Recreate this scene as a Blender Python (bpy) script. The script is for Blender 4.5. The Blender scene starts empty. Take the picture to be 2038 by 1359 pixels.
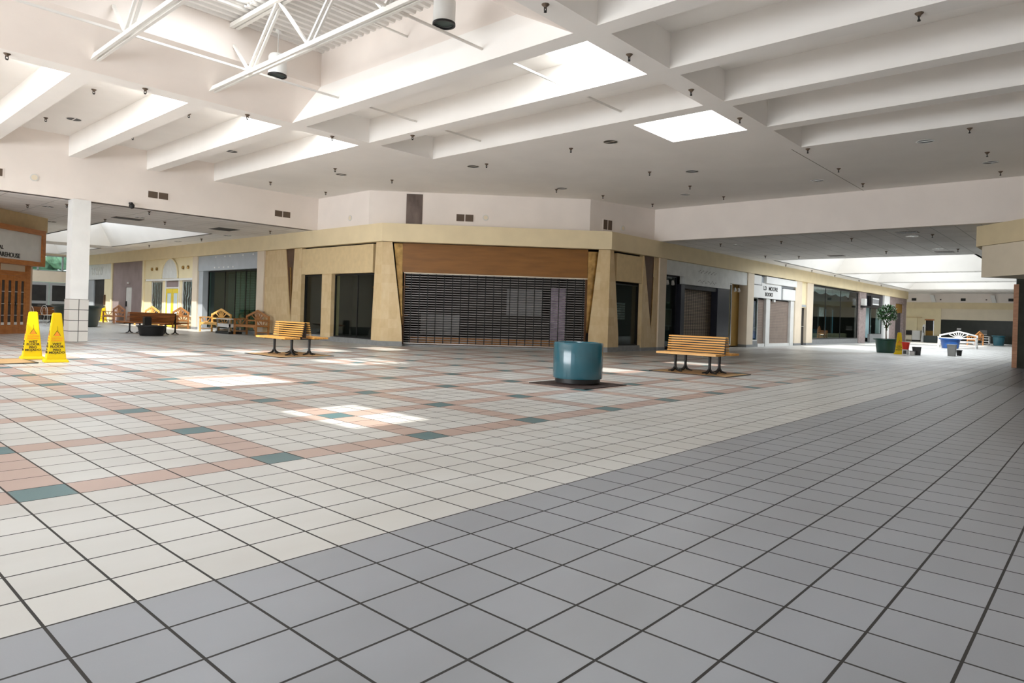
import bpy, bmesh, math, random
from mathutils import Vector, Matrix
random.seed(7)
SC = bpy.context.scene
COL = SC.collection
R2 = math.sqrt(0.5)
T = 0.3048

# ------------------------------------------------------------------ materials
def _nt(name):
    m = bpy.data.materials.new(name); m.use_nodes = True
    nt = m.node_tree; b = nt.nodes['Principled BSDF']
    return m, nt, b
def mathn(nt, op, a, b=None, c=None):
    n = nt.nodes.new('ShaderNodeMath'); n.operation = op
    for i, v in enumerate((a, b, c)):
        if v is None: continue
        if isinstance(v, (int, float)): n.inputs[i].default_value = v
        else: nt.links.new(v, n.inputs[i])
    return n.outputs[0]
def mixc(nt, f, a, b, mode='MIX'):
    n = nt.nodes.new('ShaderNodeMix'); n.data_type = 'RGBA'; n.blend_type = mode
    for i, v in ((0, f), (6, a), (7, b)):
        if isinstance(v, (int, float)): n.inputs[i].default_value = v
        elif isinstance(v, tuple): n.inputs[i].default_value = (*v, 1) if len(v) == 3 else v
        else: nt.links.new(v, n.inputs[i])
    return n.outputs[2]
def pos(nt, scale=(1, 1, 1), obj=False):
    m = nt.nodes.new('ShaderNodeMapping'); m.inputs['Scale'].default_value = scale
    if obj:
        g = nt.nodes.new('ShaderNodeTexCoord'); nt.links.new(g.outputs['Object'], m.inputs[0])
    else:
        g = nt.nodes.new('ShaderNodeNewGeometry'); nt.links.new(g.outputs['Position'], m.inputs[0])
    return m.outputs[0]
def noise(nt, vec, scale, detail=4):
    n = nt.nodes.new('ShaderNodeTexNoise'); n.inputs['Scale'].default_value = scale
    n.inputs['Detail'].default_value = detail; nt.links.new(vec, n.inputs['Vector'])
    return n.outputs['Fac']
def ramp(nt, fac, stops):
    r = nt.nodes.new('ShaderNodeValToRGB'); e = r.color_ramp.elements
    while len(e) < len(stops): e.new(0.5)
    for i, (p, c) in enumerate(stops): e[i].position = p; e[i].color = (*c, 1)
    nt.links.new(fac, r.inputs[0]); return r.outputs[0]
def sh(c, k): return tuple(max(0, min(1, x * k)) for x in c)
def mat(name, col, rough=0.6, metal=0.0, var=0.08, scale=3.0, stretch=(1, 1, 1), bump=0.0, bscale=60, spec=0.4, obj=False):
    m, nt, b = _nt(name)
    v = pos(nt, stretch, obj)
    f = noise(nt, v, scale)
    c = ramp(nt, f, [(0.3, sh(col, 1 - var)), (0.7, sh(col, 1 + var))])
    nt.links.new(c, b.inputs['Base Color'])
    b.inputs['Roughness'].default_value = rough; b.inputs['Metallic'].default_value = metal
    b.inputs['Specular IOR Level'].default_value = spec
    if bump:
        bn = nt.nodes.new('ShaderNodeBump'); bn.inputs['Strength'].default_value = bump
        bn.inputs['Distance'].default_value = 0.01
        nt.links.new(noise(nt, v, bscale, 2), bn.inputs['Height']); nt.links.new(bn.outputs[0], b.inputs['Normal'])
    return m
def glass_mat(name, tint=(0.75, 0.82, 0.8), refl=0.09):
    m, nt, b = _nt(name)
    nt.nodes.remove(b); out = nt.nodes['Material Output']
    t = nt.nodes.new('ShaderNodeBsdfTransparent'); t.inputs[0].default_value = (*tint, 1)
    g = nt.nodes.new('ShaderNodeBsdfGlossy'); g.inputs['Roughness'].default_value = 0.02
    g.inputs[0].default_value = (1, 1, 1, 1)
    lw = nt.nodes.new('ShaderNodeLayerWeight'); lw.inputs[0].default_value = 0.5
    k = mathn(nt, 'ADD', mathn(nt, 'MULTIPLY', mathn(nt, 'POWER', lw.outputs['Facing'], 4.0), 0.4), refl * 0.3)
    mx = nt.nodes.new('ShaderNodeMixShader'); nt.links.new(k, mx.inputs[0])
    nt.links.new(t.outputs[0], mx.inputs[1]); nt.links.new(g.outputs[0], mx.inputs[2])
    nt.links.new(mx.outputs[0], out.inputs[0])
    return m
def floor_mat():
    m, nt, b = _nt('ceramic floor tile')
    g = nt.nodes.new('ShaderNodeNewGeometry'); s = nt.nodes.new('ShaderNodeSeparateXYZ')
    nt.links.new(g.outputs['Position'], s.inputs[0])
    M = lambda op, a, b_=None, c=None: mathn(nt, op, a, b_, c)
    x = M('DIVIDE', s.outputs[0], T); y = M('DIVIDE', s.outputs[1], T)
    i = M('FLOOR', x); j = M('FLOOR', y)
    fx = M('SUBTRACT', x, i); fy = M('SUBTRACT', y, j)
    dx = M('MINIMUM', fx, M('SUBTRACT', 1.0, fx)); dy = M('MINIMUM', fy, M('SUBTRACT', 1.0, fy))
    grout = M('LESS_THAN', M('MINIMUM', dx, dy), 0.0185)
    pm = lambda a, o: M('LESS_THAN', M('FLOORED_MODULO', M('SUBTRACT', a, o), 5.0), 0.5)
    pi = pm(i, 1.0); pj = pm(j, 6.0)
    zone = M('MULTIPLY', M('MULTIPLY', M('GREATER_THAN', j, 5.5), M('LESS_THAN', j, 66.5)), M('LESS_THAN', i, 61.5))
    # no pattern under the shop chamfer side
    zone = M('MULTIPLY', zone, M('LESS_THAN', M('ADD', x, y), 90.5))
    teal = M('MULTIPLY', M('MULTIPLY', pi, pj), zone)
    pink = M('MULTIPLY', M('MAXIMUM', pi, pj), zone)
    grey = M('MULTIPLY', M('LESS_THAN', j, -0.5), M('LESS_THAN', i, 400.0))
    cmb = nt.nodes.new('ShaderNodeCombineXYZ'); nt.links.new(i, cmb.inputs[0]); nt.links.new(j, cmb.inputs[1])
    wn = nt.nodes.new('ShaderNodeTexWhiteNoise'); wn.noise_dimensions = '2D'; nt.links.new(cmb.outputs[0], wn.inputs['Vector'])
    tone = M('ADD', M('MULTIPLY', wn.outputs['Value'], 0.09), 0.955)
    c = mixc(nt, grey, (0.535, 0.535, 0.515), (0.265, 0.28, 0.305))
    c = mixc(nt, pink, c, (0.44, 0.325, 0.28))
    c = mixc(nt, teal, c, (0.075, 0.16, 0.175))
    cb = nt.nodes.new('ShaderNodeCombineColor')
    for k in range(3): nt.links.new(tone, cb.inputs[k])
    c = mixc(nt, 1.0, c, cb.outputs[0], 'MULTIPLY')
    dirt = noise(nt, pos(nt, (0.35, 1.0, 1)), 1.3, 6)
    dr = ramp(nt, dirt, [(0.35, (0.80, 0.775, 0.75)), (0.6, (1, 1, 1))])
    c = mixc(nt, 0.5, c, dr, 'MULTIPLY')
    # old leak stains on the corridor floor
    st = noise(nt, pos(nt, (0.16, 0.5, 1)), 1.0, 5)
    sm = ramp(nt, st, [(0.47, (1, 1, 1)), (0.56, (0.50, 0.45, 0.42))])
    zx = M('MULTIPLY', M('GREATER_THAN', s.outputs[0], 16.5), M('LESS_THAN', s.outputs[0], 31.0))
    c = mixc(nt, M('MULTIPLY', zx, 0.75), c, mixc(nt, 1.0, c, sm, 'MULTIPLY'))
    c = mixc(nt, grout, c, (0.020, 0.018, 0.016))
    nt.links.new(c, b.inputs['Base Color'])
    fine = noise(nt, pos(nt), 180, 2)
    r = M('ADD', M('MULTIPLY', fine, 0.12), M('ADD', 0.30, M('MULTIPLY', grout, 0.4)))
    nt.links.new(r, b.inputs['Roughness']); b.inputs['Specular IOR Level'].default_value = 0.42
    bn = nt.nodes.new('ShaderNodeBump'); bn.inputs['Strength'].default_value = 0.35; bn.inputs['Distance'].default_value = 0.004
    h = M('SUBTRACT', M('MULTIPLY', fine, 0.05), grout)
    nt.links.new(h, bn.inputs['Height']); nt.links.new(bn.outputs[0], b.inputs['Normal'])
    return m
def stone_mat():
    m, nt, b = _nt('tan travertine slabs')
    g = nt.nodes.new('ShaderNodeNewGeometry'); s = nt.nodes.new('ShaderNodeSeparateXYZ'); nt.links.new(g.outputs['Position'], s.inputs[0])
    u = mathn(nt, 'SUBTRACT', s.outputs[0], s.outputs[1])
    iu = mathn(nt, 'FLOOR', mathn(nt, 'DIVIDE', u, 0.40)); iv = mathn(nt, 'FLOOR', mathn(nt, 'DIVIDE', s.outputs[2], 0.30))
    cmb = nt.nodes.new('ShaderNodeCombineXYZ'); nt.links.new(iu, cmb.inputs[0]); nt.links.new(iv, cmb.inputs[1])
    wn = nt.nodes.new('ShaderNodeTexWhiteNoise'); wn.noise_dimensions = '2D'; nt.links.new(cmb.outputs[0], wn.inputs['Vector'])
    n = noise(nt, pos(nt, (1, 1, 0.5)), 7, 6)
    f = mathn(nt, 'ADD', mathn(nt, 'MULTIPLY', wn.outputs['Value'], 0.28), mathn(nt, 'MULTIPLY', n, 0.72))
    c = ramp(nt, f, [(0.2, (0.55, 0.40, 0.205)), (0.5, (0.625, 0.47, 0.26)), (0.8, (0.69, 0.55, 0.335))])
    nt.links.new(c, b.inputs['Base Color']); b.inputs['Roughness'].default_value = 0.5
    return m
def wood_mat(name, c1, c2, rough=0.4, axis=(6, 6, 40), obj=True):
    m, nt, b = _nt(name)
    f = noise(nt, pos(nt, axis, obj), 1.0, 6)
    nt.links.new(ramp(nt, f, [(0.3, c1), (0.7, c2)]), b.inputs['Base Color']); b.inputs['Roughness'].default_value = rough
    return m
def acoustic_mat():
    m, nt, b = _nt('acoustic ceiling tile')
    g = nt.nodes.new('ShaderNodeNewGeometry'); s = nt.nodes.new('ShaderNodeSeparateXYZ'); nt.links.new(g.outputs['Position'], s.inputs[0])
    ds = []
    for k, w in ((0, 1.22), (1, 0.61)):
        a = mathn(nt, 'FRACT', mathn(nt, 'DIVIDE', s.outputs[k], w))
        ds.append(mathn(nt, 'LESS_THAN', mathn(nt, 'MULTIPLY', mathn(nt, 'MINIMUM', a, mathn(nt, 'SUBTRACT', 1.0, a)), w), 0.014))
    ln = mathn(nt, 'MAXIMUM', ds[0], ds[1])
    st = noise(nt, pos(nt), 0.5, 5)
    c = ramp(nt, st, [(0.3, (0.70, 0.67, 0.64)), (0.6, (0.82, 0.80, 0.78))])
    c = mixc(nt, ln, c, (0.50, 0.49, 0.47))
    nt.links.new(c, b.inputs['Base Color']); b.inputs['Roughness'].default_value = 0.9
    return m
def column_tile_mat():
    m, nt, b = _nt('column wall tile')
    g = nt.nodes.new('ShaderNodeNewGeometry'); s = nt.nodes.new('ShaderNodeSeparateXYZ'); nt.links.new(g.outputs['Position'], s.inputs[0])
    a = mathn(nt, 'FRACT', mathn(nt, 'DIVIDE', s.outputs[2], 0.305))
    l1 = mathn(nt, 'LESS_THAN', mathn(nt, 'MINIMUM', a, mathn(nt, 'SUBTRACT', 1.0, a)), 0.03)
    l2 = mathn(nt, 'LESS_THAN', mathn(nt, 'ABSOLUTE', mathn(nt, 'SUBTRACT', s.outputs[0], 5.30)), 0.009)
    c = mixc(nt, mathn(nt, 'MAXIMUM', l1, l2), (0.62, 0.60, 0.56), (0.05, 0.05, 0.045))
    nt.links.new(c, b.inputs['Base Color']); b.inputs['Roughness'].default_value = 0.35
    return m
def swirl_mat():
    m, nt, b = _nt('soaped window paint swirls')
    v = pos(nt, (1, 1, 1)); w = nt.nodes.new('ShaderNodeTexWave'); w.wave_type = 'RINGS'
    w.inputs['Scale'].default_value = 1.3; w.inputs['Distortion'].default_value = 9; w.inputs['Detail'].default_value = 3
    nt.links.new(v, w.inputs['Vector'])
    c = ramp(nt, w.outputs['Fac'], [(0.45, (0.012, 0.02, 0.022)), (0.8, (0.05, 0.09, 0.09)), (1.0, (0.30, 0.38, 0.37))])
    nt.links.new(c, b.inputs['Base Color']); b.inputs['Roughness'].default_value = 0.2
    return m

PL = (0.83, 0.762, 0.708)
M = {}
M['plaster'] = mat('painted plaster wall', PL, 0.85, var=0.03, scale=1.2, bump=0.05)
M['ceil'] = mat('painted plaster ceiling', (0.87, 0.845, 0.81), 0.9, var=0.03, scale=0.8)
M['acoustic'] = acoustic_mat()
M['floor'] = floor_mat()
M['cream'] = mat('cream painted fascia', (0.74, 0.62, 0.40), 0.7, var=0.04, scale=2)
M['creamwall'] = mat('cream painted wall', (0.80, 0.70, 0.46), 0.7, var=0.04, scale=2)
M['pink'] = mat('pinkish beige pier paint', (0.70, 0.60, 0.47), 0.7, var=0.04, scale=2)
M['palepanel'] = mat('pale buff panel', (0.78, 0.69, 0.54), 0.75, var=0.04, scale=2)
M['tanpanel'] = mat('tan stucco signband', (0.63, 0.49, 0.28), 0.8, var=0.06, scale=5)
M['stone'] = stone_mat()
M['sill'] = mat('grey sill tile', (0.23, 0.235, 0.235), 0.45, var=0.12, scale=6)
M['copper'] = wood_mat('brown laminate header', (0.195, 0.078, 0.012), (0.25, 0.105, 0.018), 0.5, (1.2, 1.2, 9), False)
M['brass'] = mat('polished brass lining', (0.40, 0.26, 0.10), 0.16, 1.0, var=0.35, scale=5)
M['bronze'] = mat('dark bronze lining', (0.10, 0.045, 0.018), 0.35, 0.3, var=0.2)
M['steel'] = mat('dull grille steel', (0.23, 0.22, 0.215), 0.4, 0.35, var=0.08)
M['chrome'] = mat('bright aluminium', (0.66, 0.65, 0.63), 0.3, 0.9, var=0.05)
M['alu'] = mat('satin aluminium door frame', (0.40, 0.42, 0.44), 0.4, 0.5, var=0.06)
M['black'] = mat('black painted metal', (0.012, 0.012, 0.012), 0.45, var=0.2)
M['dark'] = mat('dark recess', (0.02, 0.019, 0.018), 0.6, var=0.3)
M['navy'] = mat('blue black laminate', (0.018, 0.019, 0.03), 0.3, var=0.2)
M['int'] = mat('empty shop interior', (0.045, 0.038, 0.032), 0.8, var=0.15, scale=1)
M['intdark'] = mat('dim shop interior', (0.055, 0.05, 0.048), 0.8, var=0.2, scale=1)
M['intgrey'] = mat('grey shop display board', (0.22, 0.22, 0.22), 0.7, var=0.1)
M['glass'] = glass_mat('shop window glass')
M['glassgreen'] = glass_mat('green tinted glass', (0.55, 0.76, 0.68), 0.10)
M['glassclear'] = glass_mat('clear daylight glass', (0.95, 0.97, 0.98), 0.05)
M['white'] = mat('white paint', (0.76, 0.76, 0.74), 0.5, var=0.03)
M['offwhite'] = mat('off white board', (0.66, 0.655, 0.63), 0.6, var=0.05)
M['greysign'] = mat('grey blue signboard', (0.40, 0.43, 0.46), 0.6, var=0.06, scale=2)
M['greypanel'] = mat('pale grey signband', (0.66, 0.67, 0.65), 0.6, var=0.08, scale=3)
M['mauve'] = mat('mauve hoarding', (0.29, 0.225, 0.22), 0.7, var=0.14, scale=1.2)
M['orange'] = mat('ochre display wall', (0.26, 0.14, 0.018), 0.6, var=0.1)
M['yellow'] = mat('yellow door paint', (0.80, 0.62, 0.05), 0.4, var=0.05)
M['cone'] = mat('yellow plastic', (0.74, 0.52, 0.0), 0.4, var=0.04)
M['conered'] = mat('orange print', (0.85, 0.27, 0.02), 0.5)
M['ink'] = mat('black print', (0.015, 0.013, 0.01), 0.6)
M['bench'] = wood_mat('honey varnished slat', (0.66, 0.34, 0.075), (0.78, 0.44, 0.13), 0.35, (14, 2, 14))
M['benchdark'] = wood_mat('red brown varnished slat', (0.33, 0.11, 0.025), (0.45, 0.18, 0.05), 0.3, (14, 2, 14))
M['golden'] = wood_mat('golden pine', (0.72, 0.40, 0.10), (0.82, 0.50, 0.17), 0.45, (5, 5, 20))
M['teak'] = wood_mat('brown stained timber', (0.30, 0.12, 0.03), (0.44, 0.20, 0.06), 0.45, (5, 5, 20))
M['teakred'] = wood_mat('faded red timber', (0.42, 0.18, 0.08), (0.58, 0.28, 0.14), 0.5, (5, 5, 20))
M['orangewood'] = wood_mat('orange stained oak', (0.38, 0.13, 0.028), (0.52, 0.20, 0.05), 0.4, (4, 4, 12), False)
M['ply'] = wood_mat('worn plywood patch', (0.34, 0.20, 0.08), (0.50, 0.33, 0.16), 0.7, (3, 9, 3))
M['teal'] = mat('glossy teal fibreglass', (0.022, 0.105, 0.14), 0.12, var=0.08, spec=0.55)
M['green'] = mat('dark green plastic', (0.012, 0.058, 0.045), 0.35, var=0.1)
M['darkpot'] = mat('dark grey green plastic', (0.035, 0.05, 0.048), 0.4, var=0.1)
M['blue'] = mat('blue plastic', (0.012, 0.07, 0.26), 0.25, var=0.08)
M['red'] = mat('red plastic', (0.75, 0.03, 0.01), 0.4, var=0.05)
M['soil'] = mat('potting soil', (0.05, 0.035, 0.025), 0.95, var=0.3, scale=20)
M['grate'] = mat('rusty iron grate', (0.055, 0.035, 0.03), 0.6, 0.3, var=0.3, scale=20)
M['greyplastic'] = mat('grey plastic bin', (0.36, 0.36, 0.35), 0.5, var=0.08)
M['charcoal'] = mat('charcoal plastic', (0.055, 0.055, 0.055), 0.5, var=0.1)
M['leaf'] = mat('glossy green leaves', (0.045, 0.13, 0.035), 0.35, var=0.5, scale=9)
M['bark'] = mat('thin brown stem', (0.12, 0.075, 0.04), 0.8, var=0.2, scale=20)
M['decking'] = mat('white painted steel deck', (0.72, 0.70, 0.67), 0.5, var=0.04)
M['truss'] = mat('white painted steel', (0.76, 0.74, 0.70), 0.45, var=0.04)
M['lens'] = mat('grey green lamp lens', (0.10, 0.13, 0.12), 0.15, var=0.2)
M['vent'] = mat('brown grille', (0.11, 0.075, 0.05), 0.5, var=0.1)
M['mirror'] = mat('tarnished mirror', (0.42, 0.36, 0.32), 0.12, 0.9, var=0.15, scale=3)
M['coltile'] = column_tile_mat()
M['swirl'] = swirl_mat()
M['paper'] = mat('pale poster paper', (0.52, 0.52, 0.55), 0.6, var=0.25, scale=6)
M['lilac'] = mat('lilac poster', (0.45, 0.36, 0.46), 0.6, var=0.3, scale=5)
M['bluewall'] = mat('blue panelling', (0.16, 0.42, 0.62), 0.5, var=0.1)
M['palewall'] = mat('pale blue panelling', (0.62, 0.74, 0.80), 0.5, var=0.06)
M['brick'] = mat('mottled mauve brick tile', (0.30, 0.24, 0.23), 0.6, var=0.25, scale=8)
M['drygrass'] = mat('dried straw garland', (0.16, 0.12, 0.07), 0.9, var=0.5, scale=12)
M['brownpanel'] = mat('stained bronze panel', (0.14, 0.105, 0.09), 0.4, 0.2, var=0.35, scale=4, stretch=(1, 1, 0.4))
M['slate'] = mat('dark green slate cladding', (0.045, 0.052, 0.042), 0.35, var=0.25, scale=4)
M['hedge'] = mat('hedge leaves outside', (0.10, 0.20, 0.12), 0.8, var=0.5, scale=3)
M['concrete'] = mat('outside paving', (0.5, 0.5, 0.48), 0.9)

# ------------------------------------------------------------------ geometry helpers
class Fr:
    """wall frame: s along the wall, d out of it into the mall, z up"""
    def __init__(self, o, u, n): self.o = Vector((*o, 0)); self.u = Vector((*u, 0)); self.n = Vector((*n, 0))
    def p(self, s, d, z): return self.o + self.u * s + self.n * d + Vector((0, 0, z))
FL = Fr((13.0, 0), (0, 1), (-1, 0)); FRT = Fr((0, 9.95), (1, 0), (0, -1))
FC = Fr((14.175, 14.175), (R2, -R2), (-R2, -R2))
FB = Fr((0, 19.6), (R2, R2), (R2, -R2)); FD = Fr((22, 0), (R2, R2), (-R2, R2))
FE = Fr((65, 0), (0, 1), (-1, 0)); FN = Fr((0, 46.5), (1, 0), (0, -1))
FXB = Fr((21.46, 0), (0, 1), (-1, 0)); FYB = Fr((0, 19.36), (1, 0), (0, -1))
FW = Fr((0, 0), (1, 0), (0, 1))

class MB:
    def __init__(self): self.bm = bmesh.new()
    def hexa(self, p):
        v = [self.bm.verts.new(q) for q in p]
        for f in ((0, 1, 2, 3), (7, 6, 5, 4), (0, 4, 5, 1), (1, 5, 6, 2), (2, 6, 7, 3), (3, 7, 4, 0)):
            self.bm.faces.new([v[i] for i in f])
        return self
    def box(self, x0, x1, y0, y1, z0, z1):
        return self.hexa([(x0, y0, z0), (x1, y0, z0), (x1, y1, z0), (x0, y1, z0), (x0, y0, z1), (x1, y0, z1), (x1, y1, z1), (x0, y1, z1)])
    def fbox(self, F, s0, s1, d0, d1, z0, z1):
        return self.hexa([F.p(s0, d0, z0), F.p(s1, d0, z0), F.p(s1, d1, z0), F.p(s0, d1, z0), F.p(s0, d0, z1), F.p(s1, d0, z1), F.p(s1, d1, z1), F.p(s0, d1, z1)])
    def prism(self, pa, pb):
        a = [self.bm.verts.new(q) for q in pa]; b = [self.bm.verts.new(q) for q in pb]; n = len(a)
        self.bm.faces.new(a); self.bm.faces.new(b[::-1])
        for i in range(n): self.bm.faces.new([a[i], b[i], b[(i + 1) % n], a[(i + 1) % n]])
        return self
    def fpoly(self, F, pts, d0, d1):
        return self.prism([F.p(s, d0, z) for s, z in pts], [F.p(s, d1, z) for s, z in pts])
    def hull(self, pts):
        vs = [self.bm.verts.new(q) for q in pts]
        r = bmesh.ops.convex_hull(self.bm, input=vs)
        junk = [e for e in r['geom_interior'] if isinstance(e, bmesh.types.BMVert)]
        bmesh.ops.delete(self.bm, geom=junk, context='VERTS'); return self
    def tube(self, pts, r, n=8, caps=True):
        pts = [Vector(p) for p in pts]; rings = []
        rr = r if isinstance(r, (list, tuple)) else [r] * len(pts)
        up = None
        for i, p in enumerate(pts):
            t = (pts[min(i + 1, len(pts) - 1)] - pts[max(i - 1, 0)]).normalized()
            if up is None: up = Vector((0, 0, 1)) if abs(t.z) < 0.95 else Vector((1, 0, 0))
            a = t.cross(up).normalized(); b = a.cross(t).normalized(); up = b
            rings.append([self.bm.verts.new(p + (a * math.cos(2 * math.pi * k / n) + b * math.sin(2 * math.pi * k / n)) * rr[i]) for k in range(n)])
        for i in range(len(rings) - 1):
            for k in range(n): self.bm.faces.new([rings[i][k], rings[i][(k + 1) % n], rings[i + 1][(k + 1) % n], rings[i + 1][k]])
        if caps: self.bm.faces.new(rings[0][::-1]); self.bm.faces.new(rings[-1])
        return self
    def bar(self, p, q, w, h):
        p = Vector(p); q = Vector(q); t = (q - p).normalized()
        up = Vector((0, 0, 1)) if abs(t.z) < 0.99 else Vector((1, 0, 0))
        a = t.cross(up).normalized() * w / 2; b = a.cross(t).normalized() * h / 2
        return self.hexa([p - a - b, p + a - b, p + a + b, p - a + b, q - a - b, q + a - b, q + a + b, q - a + b])
    def lathe(self, prof, n=32, c=(0, 0, 0)):
        cx, cy, cz = c; rings = []
        for r, z in prof:
            if r < 1e-5: rings.append([self.bm.verts.new((cx, cy, cz + z))])
            else: rings.append([self.bm.verts.new((cx + r * math.cos(2 * math.pi * k / n), cy + r * math.sin(2 * math.pi * k / n), cz + z)) for k in range(n)])
        for A, B in zip(rings, rings[1:]):
            for k in range(n):
                k2 = (k + 1) % n
                if len(A) == 1 and len(B) == 1: continue
                if len(A) == 1: self.bm.faces.new([A[0], B[k], B[k2]])
                elif len(B) == 1: self.bm.faces.new([A[k], A[k2], B[0]])
                else: self.bm.faces.new([A[k], A[k2], B[k2], B[k]])
        return self
    def build(self, name, m, parent=None, smooth=False, bevel=0.0, world=False):
        """world=True: the coordinates are world ones; they are moved into the parent's frame"""
        bmesh.ops.recalc_face_normals(self.bm, faces=self.bm.faces)
        if bevel: bmesh.ops.bevel(self.bm, geom=list(self.bm.edges), offset=bevel, segments=2, affect='EDGES', clamp_overlap=True)
        me = bpy.data.meshes.new(name)
        if world and parent is not None:
            mw = Matrix.Identity(4); o = parent
            while o is not None: mw = o.matrix_basis @ mw; o = o.parent
            self.bm.transform(mw.inverted())
        self.bm.to_mesh(me); self.bm.free()
        if smooth:
            for f in me.polygons: f.use_smooth = True
            try: me.set_sharp_from_angle(angle=math.radians(35))
            except Exception: pass
        me.materials.append(m if not isinstance(m, str) else M[m])
        o = bpy.data.objects.new(name, me); COL.objects.link(o)
        if parent is not None: o.parent = parent
        return o

def tag(o, label, cat, group=None, kind=None):
    o['label'] = label; o['category'] = cat
    if group: o['group'] = group
    o['kind'] = kind or 'thing'
    return o
def thing(name, label, cat, loc=(0, 0, 0), rz=0.0, group=None):
    o = bpy.data.objects.new(name, None); COL.objects.link(o)
    o.empty_display_size = 0.1; o.location = loc; o.rotation_euler = (0, 0, rz)
    return tag(o, label, cat, group)
def struct(name, mb, m):
    o = mb.build(name, m); o['kind'] = 'structure'; return o
def sroot(name, loc=(0, 0, 0)):
    o = bpy.data.objects.new(name, None); COL.objects.link(o); o.location = loc; o['kind'] = 'structure'; return o
def dup(root, loc, rz=None, label=None):
    r = root.copy(); COL.objects.link(r); r.location = loc
    if rz is not None: r.rotation_euler = (0, 0, rz)
    if label: r['label'] = label
    for ch in list(root.children):
        c = ch.copy(); COL.objects.link(c); c.parent = r
        for g in list(ch.children):
            d = g.copy(); COL.objects.link(d); d.parent = c
    return r
def text(name, s, size, m, parent, o, u, up, extrude=0.004, width=1.0):
    """lettering centred on point o, reading along u, upright along up; world coordinates"""
    cu = bpy.data.curves.new(name, 'FONT'); cu.body = s; cu.size = size; cu.extrude = extrude
    cu.offset = size * 0.02; cu.align_x = 'CENTER'; cu.align_y = 'CENTER'
    tmp = bpy.data.objects.new(name, cu); COL.objects.link(tmp)
    bpy.context.view_layer.update()
    me = bpy.data.meshes.new_from_object(tmp.evaluated_get(bpy.context.evaluated_depsgraph_get()))
    bpy.data.objects.remove(tmp)
    u = Vector(u).normalized(); up = Vector(up).normalized(); n = u.cross(up)
    mw = Matrix(((u.x, up.x, n.x, o[0]), (u.y, up.y, n.y, o[1]), (u.z, up.z, n.z, o[2]), (0, 0, 0, 1))) @ Matrix.Diagonal((width, 1, 1, 1))
    pm = Matrix.Identity(4); q = parent
    while q is not None: pm = q.matrix_basis @ pm; q = q.parent
    me.transform(pm.inverted() @ mw)
    me.materials.clear(); me.materials.append(M[m])
    ob = bpy.data.objects.new(name, me); COL.objects.link(ob); ob.parent = parent
    return ob

# ------------------------------------------------------------------ the room
H = 5.26; HC = 5.84; HL = 4.07
def slab(mb, xs, ys, z0, z1, holes):
    X = sorted(set([*xs] + [h for q in holes for h in q[:2] if xs[0] < h < xs[1]]))
    Y = sorted(set([*ys] + [h for q in holes for h in q[2:] if ys[0] < h < ys[1]]))
    for a, b in zip(X, X[1:]):
        run = None
        for c, d in zip(Y, Y[1:]):
            mx, my = (a + b) / 2, (c + d) / 2
            hole = any(h[0] < mx < h[1] and h[2] < my < h[3] for h in holes)
            if hole:
                if run: mb.box(a, b, run[0], run[1], z0, z1); run = None
            else: run = (run[0], d) if run else (c, d)
        if run: mb.box(a, b, run[0], run[1], z0, z1)
    return mb
cs = lambda k: (round(7.38 + 2.065 * k, 3), round(7.38 + 2.065 * k + 1.715, 3))
holesL = [(*cs(k), -5.0, 2.69) for k in range(-4, 4)] + [(-7.0, 7.03, 3.11, 10.86), (*cs(0), 3.11, 10.86), (*cs(1), 3.11, 10.86), (*cs(2), 3.11, 4.86)] + [(*cs(k), 11.30, 19.36) for k in range(-5, 1)]
sky = [(*cs(0), 3.11, 4.86), (*cs(2), 3.11, 4.86), (*cs(-4), 0.95, 2.69)] + [(*cs(k), 11.30, 13.05) for k in range(-5, 1)]
fillsky = [(*cs(k), -5.0, -3.25) for k in range(-4, 0)]  # unseen skylights added behind the camera as fill
holesU = sky + fillsky + [(-7.06, 7.09, 4.16, 9.81)]
struct('ceiling', slab(MB(), (-12.0, 21.46), (-5.37, 19.36), H, HC, holesL), 'ceil')
struct('ceiling_upper', slab(MB(), (-12.3, 21.76), (-5.67, 19.66), HC, HC + 0.12, holesU), 'ceil')
shf = MB()
for x0, x1, y0, y1 in sky + fillsky:
    t = 0.06
    shf.box(x0 - t, x0, y0 - t, y1 + t, HC + 0.12, 6.45); shf.box(x1, x1 + t, y0 - t, y1 + t, HC + 0.12, 6.45)
    shf.box(x0, x1, y0 - t, y0, HC + 0.12, 6.45); shf.box(x0, x1, y1, y1 + t, HC + 0.12, 6.45)
for x0, x1, y0, y1 in fillsky: shf.box(x0 - .06, x1 + .06, y0 - .06, y1 + .06, 6.45, 6.5)  # opaque lids added to keep sun out of the unseen skylights
struct('trim_skylight_shafts', shf, 'white')
# central raised well: splayed collars, vertical walls
w = MB()
for ya, yb in ((10.86, 9.75), (3.11, 4.22)):
    w.prism([(-7.0, ya, H), (-7.0, yb, HC), (-7.0, ya, HC)], [(7.03, ya, H), (7.03, yb, HC), (7.03, ya, HC)])
w.box(-7.1, 7.13, 9.75, 9.87, HC, 6.62); w.box(-7.1, 7.13, 4.10, 4.22, HC, 6.62)
w.box(7.03, 7.15, 4.22, 9.75, HC, 6.62); w.box(-7.12, -7.0, 4.22, 9.75, HC, 6.62)
struct('wall_well', w, 'plaster')
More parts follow.
